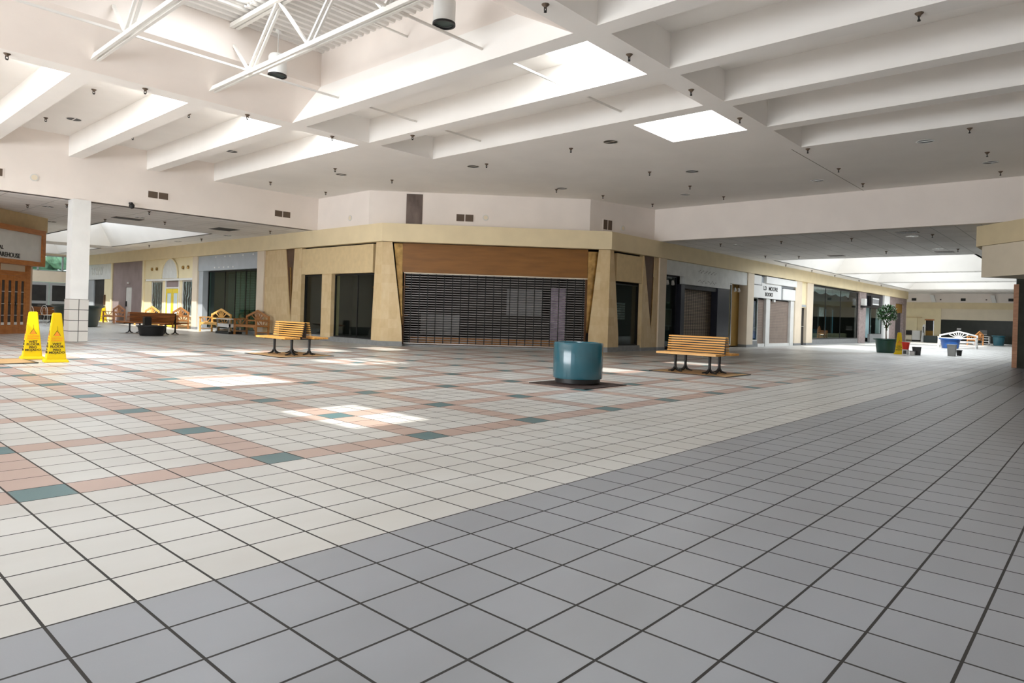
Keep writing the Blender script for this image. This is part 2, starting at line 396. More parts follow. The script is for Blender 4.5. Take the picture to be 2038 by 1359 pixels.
# corrugated deck with roof lights
decksky = [(3.30, 4.95, 7.20, 8.95), (-0.83, 0.82, 4.95, 6.55)]
dk = MB()
def deck_strip(mb, x0, x1, y0, y1):
    p = 0.2; n = int(round((y1 - y0) / p)); p = (y1 - y0) / n; prof = []
    for i in range(n):
        b = y0 + i * p
        prof += [(b, 6.58), (b + p * .42, 6.58), (b + p * .52, 6.53), (b + p * .88, 6.53), (b + p * .98, 6.58)]
    prof.append((y1, 6.58))
    A = [mb.bm.verts.new((x0, y, z)) for y, z in prof]; B = [mb.bm.verts.new((x1, y, z)) for y, z in prof]
    for i in range(len(prof) - 1): mb.bm.faces.new([A[i], A[i + 1], B[i + 1], B[i]])
for x0, x1, spans in ((-7, -0.83, [(4.22, 9.75)]), (-0.83, 0.82, [(4.22, 4.95), (6.55, 9.75)]), (0.82, 3.30, [(4.22, 9.75)]), (3.30, 4.95, [(4.22, 7.20), (8.95, 9.75)]), (4.95, 7.03, [(4.22, 9.75)])):
    for a, b in spans: deck_strip(dk, x0, x1, a, b)
slab(dk, (-7.1, 7.1), (4.15, 9.82), 6.62, 6.70, decksky)
struct('ceiling_deck', dk, 'decking')

# floor
struct('floor', MB().box(-14, 80, -9, 60, -0.15, 0.0), 'floor')
struct('trim_ceiling_seam', MB().box(15.36, 21.46, 2.93, 2.945, H - .003, H + .01), 'vent')
# bulkheads and upper walls
struct('wall_bulkhead_right', MB().box(21.46, 21.76, -6.0, 10.25, HL, HC), 'plaster')
struct('wall_bulkhead_left', MB().box(-12.3, 13.05, 19.36, 19.66, HL, HC + .1), 'plaster')
uw = MB()
pl = [(13.0, 19.40), (13.0, 16.2), (18.38, 10.82), (21.50, 10.05)]
pb = [(13.3, 19.40), (13.3, 16.35), (18.5, 11.1), (21.60, 10.35)]
for i in range(3):
    uw.hexa([(*pl[i], 3.6), (*pl[i + 1], 3.6), (*pb[i + 1], 3.6), (*pb[i], 3.6), (*pl[i], H + .02), (*pl[i + 1], H + .02), (*pb[i + 1], H + .02), (*pb[i], H + .02)])
struct('wall_upper', uw, 'plaster')
# corner ledge on top of the fascia ring
struct('trim_fascia_roof', MB().prism([(12.9, 19.4, 4.03), (12.9, 15.27, 4.03), (18.3, 9.87, 4.03), (21.5, 9.87, 4.03), (21.5, 10.4, 4.03), (18.5, 11.2, 4.03), (13.4, 16.4, 4.03), (13.4, 19.4, 4.03)],
    [(12.9, 19.4, 4.06), (12.9, 15.27, 4.06), (18.3, 9.87, 4.06), (21.5, 9.87, 4.06), (21.5, 10.4, 4.06), (18.5, 11.2, 4.06), (13.4, 16.4, 4.06), (13.4, 19.4, 4.06)]), 'cream')
# unseen court walls behind and left of the camera keep the light in
struct('wall_back', MB().box(-12.3, 22, -5.67, -5.37, 0, HC), 'plaster')
struct('wall_left_return', MB().box(-12.3, -.35, 19.36, 19.66, 0, HL), 'plaster')
struct('wall_left_corridor', MB().box(5.55, 5.75, 26.4, 46.5, 0, HL), 'pink')
struct('wall_left', MB().box(-12.3, -12.0, -5.67, 19.66, 3.6, HC).box(-12.3, -12, -5.67, -4, 0, 3.6).box(-12.3, -12, 18, 19.66, 0, 3.6), 'plaster')
wb = MB()
for i in range(8): wb.box(-12.2, -12.05, -4 + i * 3.14 - .05, -4 + i * 3.14 + .05, 0, 3.6)
wb.box(-12.2, -12.05, -4, 18, 2.2, 2.3); struct('window_added', wb, 'alu')  # mullions of an unseen glazed front, added around the left fill lamp

# corridor ceilings with splayed roof-light wells
def well(mb, x0, x1, y0, y1, zt, inset):
    a = [(x0, y0), (x1, y0), (x1, y1), (x0, y1)]
    b = [(x0 + inset, y0 + inset), (x1 - inset, y0 + inset), (x1 - inset, y1 - inset), (x0 + inset, y1 - inset)]
    t = 0.1
    ao = [(x0 - t, y0 - t), (x1 + t, y0 - t), (x1 + t, y1 + t), (x0 - t, y1 + t)]
    bo = [(x0 + inset - t, y0 + inset - t), (x1 - inset + t, y0 + inset - t), (x1 - inset + t, y1 - inset + t), (x0 + inset - t, y1 - inset + t)]
    for i in range(4):
        j = (i + 1) % 4
        mb.hexa([(*a[i], HL), (*a[j], HL), (*ao[j], HL), (*ao[i], HL), (*b[i], zt), (*b[j], zt), (*bo[j], zt), (*bo[i], zt)])
wr = [(30.55, 39.6, 1.3, 8.95), (40.35, 48.2, 1.3, 8.95), (49.3, 58.0, 1.3, 8.95)]
struct('ceiling_right', slab(MB(), (21.7, 66), (-2.0, 14.5), HL, HL + .12, wr), 'acoustic')
ww = MB()
for a in wr: well(ww, *a, 5.35, 1.15)
struct('wall_right_wells', ww, 'ceil')
wl = [(7.53, 11.3, 24.6, 36.2), (7.53, 11.3, 38.2, 45.6)]
struct('ceiling_left', slab(MB(), (-4, 13.3), (19.5, 46.7), HL, HL + .12, wl), 'acoustic')
ww = MB()
for a in wl: well(ww, *a, 5.35, 0.9)
struct('wall_left_wells', ww, 'ceil')

# column at the left corridor mouth
cm = struct('wall_column', MB().box(5.08, 5.53, 19.25, 19.71, 1.22, HL), 'white')
struct('trim_column_tiles', MB().box(5.065, 5.545, 19.235, 19.725, 0, 1.22), 'coltile')

# ------------------------------------------------------------------ left wing of shops (s = Y)
f = MB()
f.fbox(FL, 15.25, 46.5, .13, -.15, 3.47, HL)
f.fbox(FRT, 18.29, 62.0, .12, -.15, 3.47, HL)
f.fbox(FC, -1.683, 5.982, .163, -.12, 3.47, HL)
struct('trim_fascia', f, 'cream')
# shadow gap / soffit behind
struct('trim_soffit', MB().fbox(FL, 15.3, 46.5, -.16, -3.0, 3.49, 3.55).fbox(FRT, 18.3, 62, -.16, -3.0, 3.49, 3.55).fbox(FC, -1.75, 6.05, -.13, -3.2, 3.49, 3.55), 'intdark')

def pilaster(label, P0, ea, eb, back):
    t = thing('stone_pilaster', label, 'pilaster', (P0[0], P0[1], 0))
    pts = []
    for z, k in ((0.16, 0), (0.62, 1), (3.465, 2)):
        pts += [(*P0, z), (*ea[k], z), (*eb[k], z), (*back, z)]
    MB().hull(pts).build('shaft', 'stone', t, world=True)
    pts = []
    for z in (0, 0.16): pts += [(*P0, z), (*ea[0], z), (*eb[0], z), (*back, z)]
    MB().hull(pts).build('plinth', 'sill', t, world=True)
    return t
P2 = lambda F, s, d=0: tuple(F.p(s, d, 0)[:2])
pilaster('tapering tan stone pilaster left of the wide rolling grille', (13.0, 15.35), [P2(FC, -.94), P2(FC, -.97), P2(FC, -1.36)], [P2(FL, 15.87), P2(FL, 15.86), P2(FL, 15.73)], (13.45, 15.75))
pilaster('tapering tan stone pilaster right of the wide rolling grille, behind the teal planter', (18.40, 9.95), [P2(FC, 5.30), P2(FC, 5.31), P2(FC, 5.58)], [P2(FRT, 19.06), P2(FRT, 19.04), P2(FRT, 18.62)], (18.8, 10.4))

def notch_pair(F, a0, aT, aB, b0, bT, bB, lab1, lab2, lab3):
    """two flat stone slabs whose facing edges taper to a brass lined wedge"""
    o = F.p((a0 + b0) / 2, 0, 0)
    t = thing('stone_slab', lab1, 'stone slab', F.p((a0 + aB) / 2, 0, 0))
    MB().fpoly(F, [(a0, .12), (aB, .12), (aB, .62), (aT, 3.465), (a0, 3.465)], 0, -.16).build('slab', 'stone', t, world=True)
    MB().fbox(F, a0, aB, .004, -.16, 0, .12).build('plinth', 'sill', t, world=True)
    t = thing('stone_slab', lab2, 'stone slab', F.p((b0 + bB) / 2, 0, 0))
    MB().fpoly(F, [(bB, .12), (b0, .12), (b0, 3.465), (bT, 3.465), (bB, .62)], 0, -.16).build('slab', 'stone', t, world=True)
    MB().fbox(F, bB, b0, .004, -.16, 0, .12).build('plinth', 'sill', t, world=True)
    t = thing('wedge_lining', lab3, 'metal lining', F.p((aB + bB) / 2, -.2, .62))
    MB().fpoly(F, [(aB, .62), (bT, 3.465), (aT, 3.465)], -.03, -.3).build('recess_back', 'bronze', t, world=True)
    d = 1 if bT > aT else -1
    mid = (aB + bB) / 2
    MB().fpoly(F, [(mid - .02 * d, .95), (mid + .10 * d, 2.3), (mid + .02 * d, 2.3)], -.012, -.03).build('facet', 'brass', t, world=True)
    MB().fpoly(F, [(mid + .03 * d, 1.6), (mid + .2 * d, 2.75), (mid + .08 * d, 2.75)], -.016, -.03).build('facet', 'brass', t, world=True)
notch_pair(FL, 20.4, 20.95, 21.11, 23.2, 21.60, 21.12, 'narrow stone slab with slanting edge beside the narrow corner shop window', 'wide stone slab with slanting edge behind the dark brown gabled bench', 'brass lined wedge slot between stone slabs above the near slatted bench')
notch_pair(FRT, 20.55, 20.62, 21.25, 21.66, 21.36, 21.26, 'stone slab with slanting edge right of the narrow tall shop window', 'narrow stone slab with slanting edge left of the beige pier', 'brass lined wedge slot beside the right beige pier')

def shop_window(F, s0, s1, z0, z1, label, gl='glass', frame='black', mull=(), d=-.22, fw=.04, sill=True):
    t = thing('shop_window', label, 'shop window', F.p((s0 + s1) / 2, d, 0))
    fr = MB(); fr.fbox(F, s0, s0 + fw, d + .03, d - .03, z0, z1).fbox(F, s1 - fw, s1, d + .03, d - .03, z0, z1)
    fr.fbox(F, s0 + fw, s1 - fw, d + .03, d - .03, z0, z0 + fw).fbox(F, s0 + fw, s1 - fw, d + .03, d - .03, z1 - fw, z1)
    for q in mull: fr.fbox(F, q - .012, q + .012, d + .02, d - .02, z0 + fw, z1 - fw)
    fr.build('frame', frame, t, world=True)
    MB().fbox(F, s0 + fw, s1 - fw, d + .006, d - .006, z0 + fw, z1 - fw).build('pane', gl, t, world=True)
    if sill: MB().fbox(F, s0, s1, -.05, d - .1, 0, z0).build('sill', 'sill', t, world=True)
    return t
shop_window(FL, 15.87, 18.40, .17, 2.43, 'wide shop window between the left tapering pilaster and a stone pier', mull=(17.0,))
shop_window(FL, 19.03, 20.40, .2, 2.43, 'narrow shop window behind the near double slatted bench')
shop_window(FRT, 19.06, 20.55, .2, 2.38, 'tall shop window right of the right tapering pilaster', mull=())
t = thing('stone_pier', 'square stone pier between the two left corner shop windows', 'pier', FL.p(18.7, 0, 0))
MB().fbox(FL, 18.40, 19.03, -.04, -.4, .14, 2.45).build('shaft', 'stone', t, world=True)
MB().fbox(FL, 18.40, 19.03, -.035, -.4, 0, .14).build('plinth', 'sill', t, world=True)
tag(MB().fbox(FL, 15.90, 20.86, -.01, -.2, 2.45, 3.42).build('sign_panel', 'tanpanel'), 'blank tan signband above the left corner shop windows', 'sign panel')
tag(MB().fbox(FRT, 18.86, 20.60, -.02, -.2, 2.45, 3.40).build('sign_panel', 'tanpanel'), 'blank tan signband above the tall window right of the grille', 'sign panel')

# big rolling grille on the chamfered corner
dS = -.32
t = thing('rolling_grille', 'wide closed rolling grille of dark bars across the corner shop', 'rolling grille', FC.p(2.13, dS, 0))
g = MB(); z = .16
while z < 2.44:
    g.fbox(FC, -.93, 5.20, dS + .011, dS - .011, z, z + .025); z += .081
g.build('curtain', 'steel', t, world=True)
g = MB()
for i in range(22):
    s = -.72 + i * .279
    g.fbox(FC, s - .014, s + .014, dS + .02, dS - .02, .10, 2.45)
g.build('links', 'black', t, world=True)
MB().fbox(FC, -.93, 5.20, dS + .03, dS - .02, .085, .115).build('bottom_bar', 'chrome', t, world=True)
MB().fbox(FC, -.97, -.93, dS + .06, dS - .06, .06, 2.45).build('guide', 'bronze', t, world=True)
MB().fbox(FC, 5.20, 5.26, dS + .06, dS - .06, .06, 2.45).build('guide', 'bronze', t, world=True)
MB().fbox(FC, -.97, 5.26, dS + .09, dS - .1, 2.455, 2.485).build('head_bar', 'palepanel', t, world=True)
tag(MB().fbox(FC, -1.03, 5.25, dS + .12, dS - .05, 2.49, 3.46).build('header_panel', 'copper'), 'brown laminate header panel above the wide rolling grille', 'header panel')
tag(MB().fbox(FC, -.97, 5.26, dS + .05, dS - .40, 0, .058).build('threshold', 'sill'), 'dark tiled threshold under the wide rolling grille', 'threshold')
for lab, pts in (('brass faced reveal strip between the left pilaster and the grille', [(-1.33, 3.46), (-1.04, 3.46), (-.97, .70), (-1.0, .70)]), ('brass faced reveal strip between the grille and the right pilaster', [(5.26, 3.40), (5.60, 3.40), (5.34, .62), (5.26, .62)])):
    tag(MB().fpoly(FC, pts, -.20, -.24).build('reveal_strip', 'brass'), lab, 'metal strip')
# things seen through the grille
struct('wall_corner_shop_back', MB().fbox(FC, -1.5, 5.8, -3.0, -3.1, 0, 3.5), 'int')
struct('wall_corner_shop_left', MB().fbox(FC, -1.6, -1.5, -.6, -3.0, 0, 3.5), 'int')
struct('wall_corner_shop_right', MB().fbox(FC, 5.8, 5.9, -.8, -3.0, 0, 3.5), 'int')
tag(MB().fbox(FC, -.8, 5.1, -.85, -1.15, .0, .30).build('display_kerb', 'teak'), 'low brown display kerb behind the rolling grille', 'kerb')
for s0, s1, z0, z1, m_, lab in ((2.6, 3.9, 1.15, 2.1, 'intgrey', 'grey board hung in the dim shop behind the grille, middle right'), (-.5, .9, .35, 1.1, 'intgrey', 'pale counter behind the grille at lower left'), (4.2, 4.75, .3, 2.2, 'lilac', 'pinkish tall panel behind the grille at right')):
    tag(MB().fbox(FC, s0, s1, -1.9, -1.98, z0, z1).build('display_board', m_), lab, 'board')

# shop backs along the left wing and right wing
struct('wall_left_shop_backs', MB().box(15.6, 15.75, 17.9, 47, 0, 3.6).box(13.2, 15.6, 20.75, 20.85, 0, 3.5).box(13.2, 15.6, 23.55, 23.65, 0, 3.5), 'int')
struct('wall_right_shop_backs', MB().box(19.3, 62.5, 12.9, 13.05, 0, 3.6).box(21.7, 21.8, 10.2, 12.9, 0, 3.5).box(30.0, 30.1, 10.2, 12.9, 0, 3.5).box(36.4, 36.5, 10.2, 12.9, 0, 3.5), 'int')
# furniture glimpsed behind the left corner window
t = thing('display_shelf', 'dark brown wall shelf unit inside the left corner shop window', 'shelf', (14.6, 16.9, 0))
for z in (1.0, 2.0): MB().box(14.5, 14.75, 16.1, 17.9, z, z + .07).build('shelf', 'teak', t, world=True)
MB().box(14.7, 14.76, 16.3, 17.7, 1.1, 1.95).build('back_board', 'dark', t, world=True)
MB().box(14.5, 14.75, 16.3, 17.0, .3, .95).build('cabinet', 'dark', t, world=True)
t = thing('blind', 'pale slatted blind hanging inside the tall right corner window', 'blind', (19.9, 10.5, 1.2))
b = MB()
for i in range(7): b.box(19.2, 20.6, 10.7, 10.74, 1.12 + i * .09, 1.19 + i * .09)
b.build('slats', 'paper', t, world=True)

# piers
def pier(F, s0, s1, label, m_='pink', z1=3.47, d0=.06, base=True):
    t = thing('wall_pier', label, 'pier', F.p((s0 + s1) / 2, 0, 0))
    MB().fbox(F, s0, s1, d0, -.5, .12 if base else 0, z1).build('shaft', m_, t, world=True)
    if base: MB().fbox(F, s0 - .002, s1 + .002, d0 + .008, -.5, 0, .12).build('base_tile', 'sill', t, world=True)
    t['kind'] = 'structure'
    return t
pier(FL, 23.2, 23.78, 'beige pier between the stone slab and the green glass shop')
pier(FL, 29.55, 30.1, 'cream pier between the green glass shop and the arched shop')
pier(FRT, 21.66, 22.16, 'beige pier left of the shop with the grey signband')
pier(FRT, 29.78, 30.5, 'beige pier between the ochre display bay and the bookshop')
pier(FRT, 36.05, 37.05, 'cream pier between the bookshop and the narrow dark service door')
pier(FRT, 37.9, 38.9, 'cream pier between the narrow service door and the dark glass shop')
pier(FRT, 54.65, 56.25, 'white pier behind the potted fig tree', 'white')
pier(FL, 36.3, 36.52, 'slim cream pier left of the arched shop', 'creamwall')
pier(FL, 41.25, 41.5, 'slim pale pier left of the mauve hoarding', 'creamwall')

# shop with the grey blue signboard and green glass
t = thing('signboard', 'grey blue signboard with pale plugs over the green glass shop', 'signboard', FL.p(26.7, 0, 2.8))
MB().fbox(FL, 23.78, 29.55, .02, -.2, 2.77, 3.46).build('board', 'greysign', t, world=True)
for s in (26.0, 26.45, 26.9, 27.35, 27.8): MB().fbox(FL, s - .05, s + .05, .035, .021, 2.86, 2.92).build('plug', 'white', t, world=True)
for s in (24.2, 25.1, 26.3, 26.8, 27.7): MB().fbox(FL, s - .05, s + .05, .035, .021, 3.34, 3.40).build('plug', 'white', t, world=True)
tag(MB().fbox(FL, 29.1, 29.55, -.02, -.4, 0, 2.77).build('door_jamb', 'greysign'), 'pale grey jamb at the far end of the green glass shop', 'jamb')
shop_window(FL, 23.8, 29.1, .12, 2.76, 'green tinted full width glass front with closed grille behind', 'glassgreen', 'black', mull=(25.4, 26.4, 27.4), d=-.3)
t = thing('rolling_grille', 'green lit closed rolling grille behind the green glass front', 'rolling grille', FL.p(26.0, -.7, 0))
g = MB(); z = .1
while z < 2.7: g.fbox(FL, 23.85, 27.3, -.72, -.73, z, z + .055); z += .075
g.build('curtain', 'steel', t, world=True)
g = MB()
for i in range(8): g.fbox(FL, 24.0 + i * .46, 24.03 + i * .46, -.70, -.74, .1, 2.72)
g.build('links', 'black', t, world=True)
tag(MB().fbox(FL, 27.3, 29.0, -1.2, -1.3, 0, 2.7).build('display_board', 'darkpot'), 'dark green board behind the green glass front', 'board')

# arched shop
fc = MB(); fc.fbox(FL, 30.1, 36.3, 0, -.16, 2.46, 3.5)
fc.fbox(FL, 30.1, 31.3 - 1.27 + .03, 0, -.16, 0, 2.46)
fc.fbox(FL, 31.42, 31.7, 0, -.16, 0, 2.35).fbox(FL, 33.45, 33.85, 0, -.16, 0, 2.35).fbox(FL, 35.35, 36.3, 0, -.16, 0, 2.35)
fc.fbox(FL, 30.06, 31.42, 0, -.16, 0, .6).fbox(FL, 33.85, 35.35, 0, -.16, 0, .6)
struct('wall_arched_shopfront', fc, 'creamwall')
tag(MB().fbox(FL, 30.1, 36.0, .06, -.02, 2.35, 2.45).build('lintel_moulding', 'white'), 'long pale lintel moulding over the swirl painted windows', 'moulding')
t = thing('arch_panel', 'tall grey arched panel above the yellow double door', 'arch panel', FL.p(32.85, .02, 2.46))
pts = [(32.85 + 1.0 * math.cos(a), 2.47 + 1.0 * math.sin(a) ** .8) for a in [math.pi * i / 16 for i in range(17)]]
MB().fpoly(FL, pts, .03, .001).build('panel', 'greypanel', t, world=True)
b = MB()
for (s0, z0), (s1, z1) in zip(pts, pts[1:]): b.bar(FL.p(s0, .05, z0), FL.p(s1, .05, z1), .05, .05)
b.build('moulding', 'creamwall', t, world=True)
for s0, s1, lab in ((30.08, 31.40, 'swirl painted dark window right of the yellow door'), (33.87, 35.33, 'swirl painted dark window left of the yellow door')):
    t = thing('shop_window', lab, 'shop window', FL.p((s0 + s1) / 2, -.05, .6))
    MB().fbox(FL, s0, s1, -.05, -.08, .6, 2.33).build('pane', 'swirl', t, world=True)
    MB().fbox(FL, s0, s0 + .04, -.02, -.09, .6, 2.33).fbox(FL, s1 - .04, s1, -.02, -.09, .6, 2.33).fbox(FL, s0 + .04, s1 - .04, -.02, -.09, .6, .64).fbox(FL, s0 + .04, s1 - .04, -.02, -.09, 2.29, 2.33).build('frame', 'white', t, world=True)
t = thing('double_door', 'yellow framed double door with white panes under the arch', 'door', FL.p(32.58, -.03, 0))
MB().fbox(FL, 31.7, 31.78, .02, -.1, 0, 2.35).fbox(FL, 33.37, 33.45, .02, -.1, 0, 2.35).fbox(FL, 31.78, 33.37, .02, -.1, 1.95, 2.02).build('door_frame', 'white', t, world=True)
MB().fbox(FL, 31.78, 33.37, -.04, -.08, 2.02, 2.33).build('transom', 'mauve', t, world=True)
for a, b_ in ((31.79, 32.56), (32.59, 33.36)):
    l = MB().fbox(FL, a, a + .13, 0, -.06, .02, 1.94).fbox(FL, b_ - .13, b_, 0, -.06, .02, 1.94).fbox(FL, a + .13, b_ - .13, 0, -.06, 1.72, 1.94).fbox(FL, a + .13, b_ - .13, 0, -.06, .02, .22).build('door_leaf', 'yellow', t, world=True)
    MB().fbox(FL, a + .13, b_ - .13, -.02, -.04, .22, 1.72).build('pane', 'palewall', l, world=True)
def sconce(F, s, z, label, group):
    t = thing('wall_sconce', label, 'wall light', F.p(s, .0, z), group=group)
    MB().lathe([(0, -.09), (.05, -.08), (.06, 0), (.05, .08), (0, .09)], 12, F.p(s, .05, z)).build('shade', 'brass', t, world=True, smooth=True)
    MB().fbox(F, s - .03, s + .03, .02, 0, z - .03, z + .03).build('back_plate', 'bronze', t, world=True)
for s, lab in ((30.65, 'brass wall light nearest the signboard, right of the arch'), (31.25, 'brass wall light just right of the arch panel'), (34.55, 'brass wall light just left of the arch panel'), (35.2, 'brass wall light furthest left of the arch panel')): sconce(FL, s, 2.98, lab, None)

# mauve hoarding
t = thing('hoarding', 'mauve boarded up shopfront with a narrow white door', 'hoarding', FL.p(38.9, 0, 0))
MB().fbox(FL, 36.53, 38.2, 0, -.1, 0, 3.47).fbox(FL, 39.1, 41.24, 0, -.1, 0, 3.5).fbox(FL, 38.2, 39.1, 0, -.1, 2.04, 3.47).build('boarding', 'mauve', t, world=True)
d = MB().fbox(FL, 38.2, 39.1, -.02, -.07, 0, 2.04).build('door', 'offwhite', t, world=True)
MB().fbox(FL, 38.95, 39.03, .04, -.02, .95, 1.25).build('lock', 'black', d, world=True)
MB().lathe([(0, -.06), (.07, -.03), (.07, .03), (0, .06)], 12, FL.p(38.6, .06, 2.28)).build('lamp', 'white', t, world=True, smooth=True)

# far shop with white letters
t = thing('signboard', 'pale signboard with white letters above the far dark opening', 'signboard', FL.p(43.6, 0, 2.6))
bd = MB().fbox(FL, 41.5, 46.4, .02, -.2, 2.55, 3.47).build('board', 'greypanel', t, world=True)
text('lettering', 'YS WW', .62, 'white', bd, FL.p(44.1, .04, 3.02), (0, -1, 0), (0, 0, 1), .015)
tag(MB().fbox(FL, 41.5, 42.85, -.02, -.15, 0, 2.55).build('side_panel', 'creamwall'), 'cream side panel beside the far dark shop opening', 'wall panel')
tag(MB().fbox(FL, 42.55, 42.8, .03, -.02, 1.0, 1.6).build('notice_board', 'bronze'), 'brown notice board on the cream side panel', 'notice board')
tag(MB().fbox(FL, 44.9, 46.4, -.05, -.15, 0, 2.55).build('side_panel', 'greysign'), 'dull grey panel at the far end of the left wing', 'wall panel')
tag(MB().fbox(FL, 42.85, 44.9, -.12, -.2, 0, 2.55).build('dark_screen', 'dark'), 'dark closed opening of the far lettered shop', 'screen')

# end wall of the left corridor: doors and clerestory
n = MB()
n.fbox(FN, -6, 13.6, 0, -.2, 2.3, 2.98).fbox(FN, -6, 13.6, 0, -.2, 3.95, 5.9)
n.fbox(FN, -6, 9.95, 0, -.2, 0, 2.3).fbox(FN, 12.1, 13.6, 0, -.2, 0, 2.3)
struct('wall_far_left', n, 'pink')
t = sroot('window_1', FN.p(5, 0, 2.98))
b = MB()
for s in (4.0, 6.2, 8.3, 10.45, 11.75): b.fbox(FN, s - .04, s + .04, .0, -.12, 2.98, 3.95)
b.fbox(FN, 2, 13.2, .0, -.12, 2.98, 3.03).fbox(FN, 2, 13.2, 0, -.12, 3.90, 3.95)
b.build('window_frame', 'alu', t, world=True)
MB().fbox(FN, 2, 13.2, -.05, -.06, 3.03, 3.90).build('window_pane', 'glassclear', t, world=True)
struct('wall_far_left_ends', MB().fbox(FN, -6, 2, 0, -.2, 2.98, 3.95).fbox(FN, 13.2, 13.6, 0, -.2, 2.98, 3.95), 'pink')
t = sroot('door_1', FN.p(11, 0, 0))
for a, b_ in ((10.0, 11.05), (11.08, 12.08)):
    l = MB().fbox(FN, a, a + .14, .02, -.06, 0, 2.28).fbox(FN, b_ - .14, b_, .02, -.06, 0, 2.28).fbox(FN, a + .14, b_ - .14, .02, -.06, 2.1, 2.28).fbox(FN, a + .14, b_ - .14, .02, -.06, .95, 1.12).fbox(FN, a + .14, b_ - .14, .02, -.06, 0, .2).build('door_leaf', 'alu', t, world=True)
    MB().fbox(FN, a + .14, b_ - .14, -.02, -.03, .2, 2.1).build('pane', 'dark', l, world=True)
# outside hedge seen through the clerestory
hb = MB()
for i in range(26):
    c = Vector((random.uniform(0, 16), 56 + random.uniform(-1, 1), random.uniform(3.0, 5.0)))
    bmesh.ops.create_icosphere(hb.bm, subdivisions=2, radius=random.uniform(.7, 1.2), matrix=Matrix.Translation(c))
hb.box(-2, 18, 55.4, 56.6, 0, 3.4)
tag(hb.build('hedge', 'hedge'), 'pale hedge outside the far clerestory window', 'hedge', kind='stuff')

# ------------------------------------------------------------------ right wing of shops (s = X)
t = thing('signboard', 'stepped pale grey signband with old letter holes', 'signboard', FRT.p(26, 0, 2.6))
bd = MB().fpoly(FRT, [(22.16, 2.90), (23.66, 2.90), (23.66, 2.60), (27.93, 2.60), (27.93, 2.87), (29.78, 2.87), (29.78, 3.46), (22.16, 3.46)], .02, -.18).build('board', 'greypanel', t, world=True)
for i in range(16):
    s = 24.9 + i * .105
    for z in (3.17 + .05 * math.sin(i * 2.1), 2.76 + .05 * math.sin(i * 1.7)):
        MB().fbox(FRT, s - .014, s + .014, .026, .018, z, z + .035).build('letter_hole', 'ink', bd, world=True)
shop_window(FRT, 22.2, 23.50, .1, 2.88, 'dark shop window left of the brown rolling grille', 'glass', 'navy', d=-.25, sill=False)
tag(MB().fbox(FRT, 23.50, 23.80, -.02, -.35, 0, 2.59).build('door_post', 'navy'), 'dark post between the poster window and the brown grille', 'post')
tag(MB().fbox(FRT, 26.75, 27.95, .0, -.35, 0, 2.59).build('door_post', 'navy'), 'wide dark post right of the brown rolling grille', 'post')
tag(MB().fbox(FRT, 23.8, 26.75, -.05, -.3, 2.43, 2.59).build('grille_housing', 'dark'), 'dark housing above the brown rolling grille', 'housing')
t = thing('rolling_grille', 'closed brown brick pattern rolling grille under the grey signband', 'rolling grille', FRT.p(25.2, -.3, 0))
g = MB(); z = .06; k = 0
while z < 2.42: g.fbox(FRT, 23.8, 26.75, -.29, -.31, z, z + .042); z += .062
g.build('curtain', mat('brown grille bar', (0.24, 0.175, 0.12), 0.5, 0.3), t, world=True)
g = MB()
for i in range(15): g.fbox(FRT, 23.9 + i * .2, 23.916 + i * .2, -.285, -.315, .06, 2.42)
g.build('links', 'black', t, world=True)
MB().fbox(FRT, 23.8, 26.75, -.5, -.52, 0, 2.42).build('backing', 'dark', t, world=True)
tag(MB().fbox(FRT, 28.2, 29.78, -.35, -.45, .05, 2.9).build('display_wall', 'orange'), 'ochre display wall in the bay right of the brown grille', 'wall panel')
shop_window(FRT, 27.95, 28.35, .1, 2.86, 'narrow bright edged glass beside the ochre display wall', 'glass', 'chrome', d=-.1, sill=False)
for s0, s1, lab in ((22.3, 22.75, 'pale framed poster at left in the dark poster window'), (22.83, 23.46, 'pale framed poster at right in the dark poster window')):
    t = thing('poster', lab, 'poster', FRT.p(s0, -.4, .9))
    bd = MB().fbox(FRT, s0, s1, -.38, -.4, .9, 1.6).build('frame', 'intgrey', t, world=True)
    MB().fbox(FRT, s0 + .04, s1 - .04, -.374, -.379, .94, 1.56).build('print', 'brownpanel', bd, world=True)
tag(MB().fbox(FRT, 22.2, 23.5, -.5, -.55, 0, 2.95).build('backdrop', 'navy'), 'dark backdrop behind the framed posters', 'backdrop')
for k, (s, z, lab) in enumerate(((22.55, 2.68, 'left spotlight over the poster window'), (22.98, 2.68, 'right spotlight over the poster window'), (28.75, 2.70, 'left spotlight in the ochre bay'), (29.15, 2.70, 'right spotlight in the ochre bay'))):
    t = thing('spotlight', lab, 'spotlight', FRT.p(s, -.12, z))
    a = FRT.p(s, -.12, z); MB().tube([a, a + Vector((-.06, -.05, -.14))], [.05, .065], 10).build('can', 'offwhite', t, world=True)
    MB().tube([a, a + Vector((0, 0, .15))], .012, 6).build('stem', 'black', t, world=True)

# bookshop
t = thing('signboard', 'white stepped bookshop signboard with worn black lettering', 'signboard', FRT.p(33, 0, 2.4))
MB().fbox(FRT, 30.5, 31.45, .03, -.2, 2.99, 3.42).build('panel', 'white', t, world=True)
MB().fbox(FRT, 31.85, 36.05, .12, -.2, 3.10, 3.42).build('panel', 'white', t, world=True)
bd = MB().fbox(FRT, 30.5, 34.0, .05, -.2, 2.36, 2.97).fbox(FRT, 31.45, 34.0, .05, -.2, 2.97, 3.10).build('panel', 'white', t, world=True)
MB().fbox(FRT, 34.25, 36.05, .05, -.2, 2.38, 2.95).build('panel', 'white', t, world=True)
MB().fbox(FRT, 30.5, 36.0, -.02, -.25, 2.36, 3.40).build('backing', 'greysign', t, world=True)
MB().fbox(FRT, 30.5, 36.05, .02, -.1, 3.42, 3.47).build('shadow_gap', 'black', t, world=True)
MB().fbox(FRT, 30.5, 31.45, .056, -.1, 2.955, 2.985).build('joint_line', 'black', t, world=True)
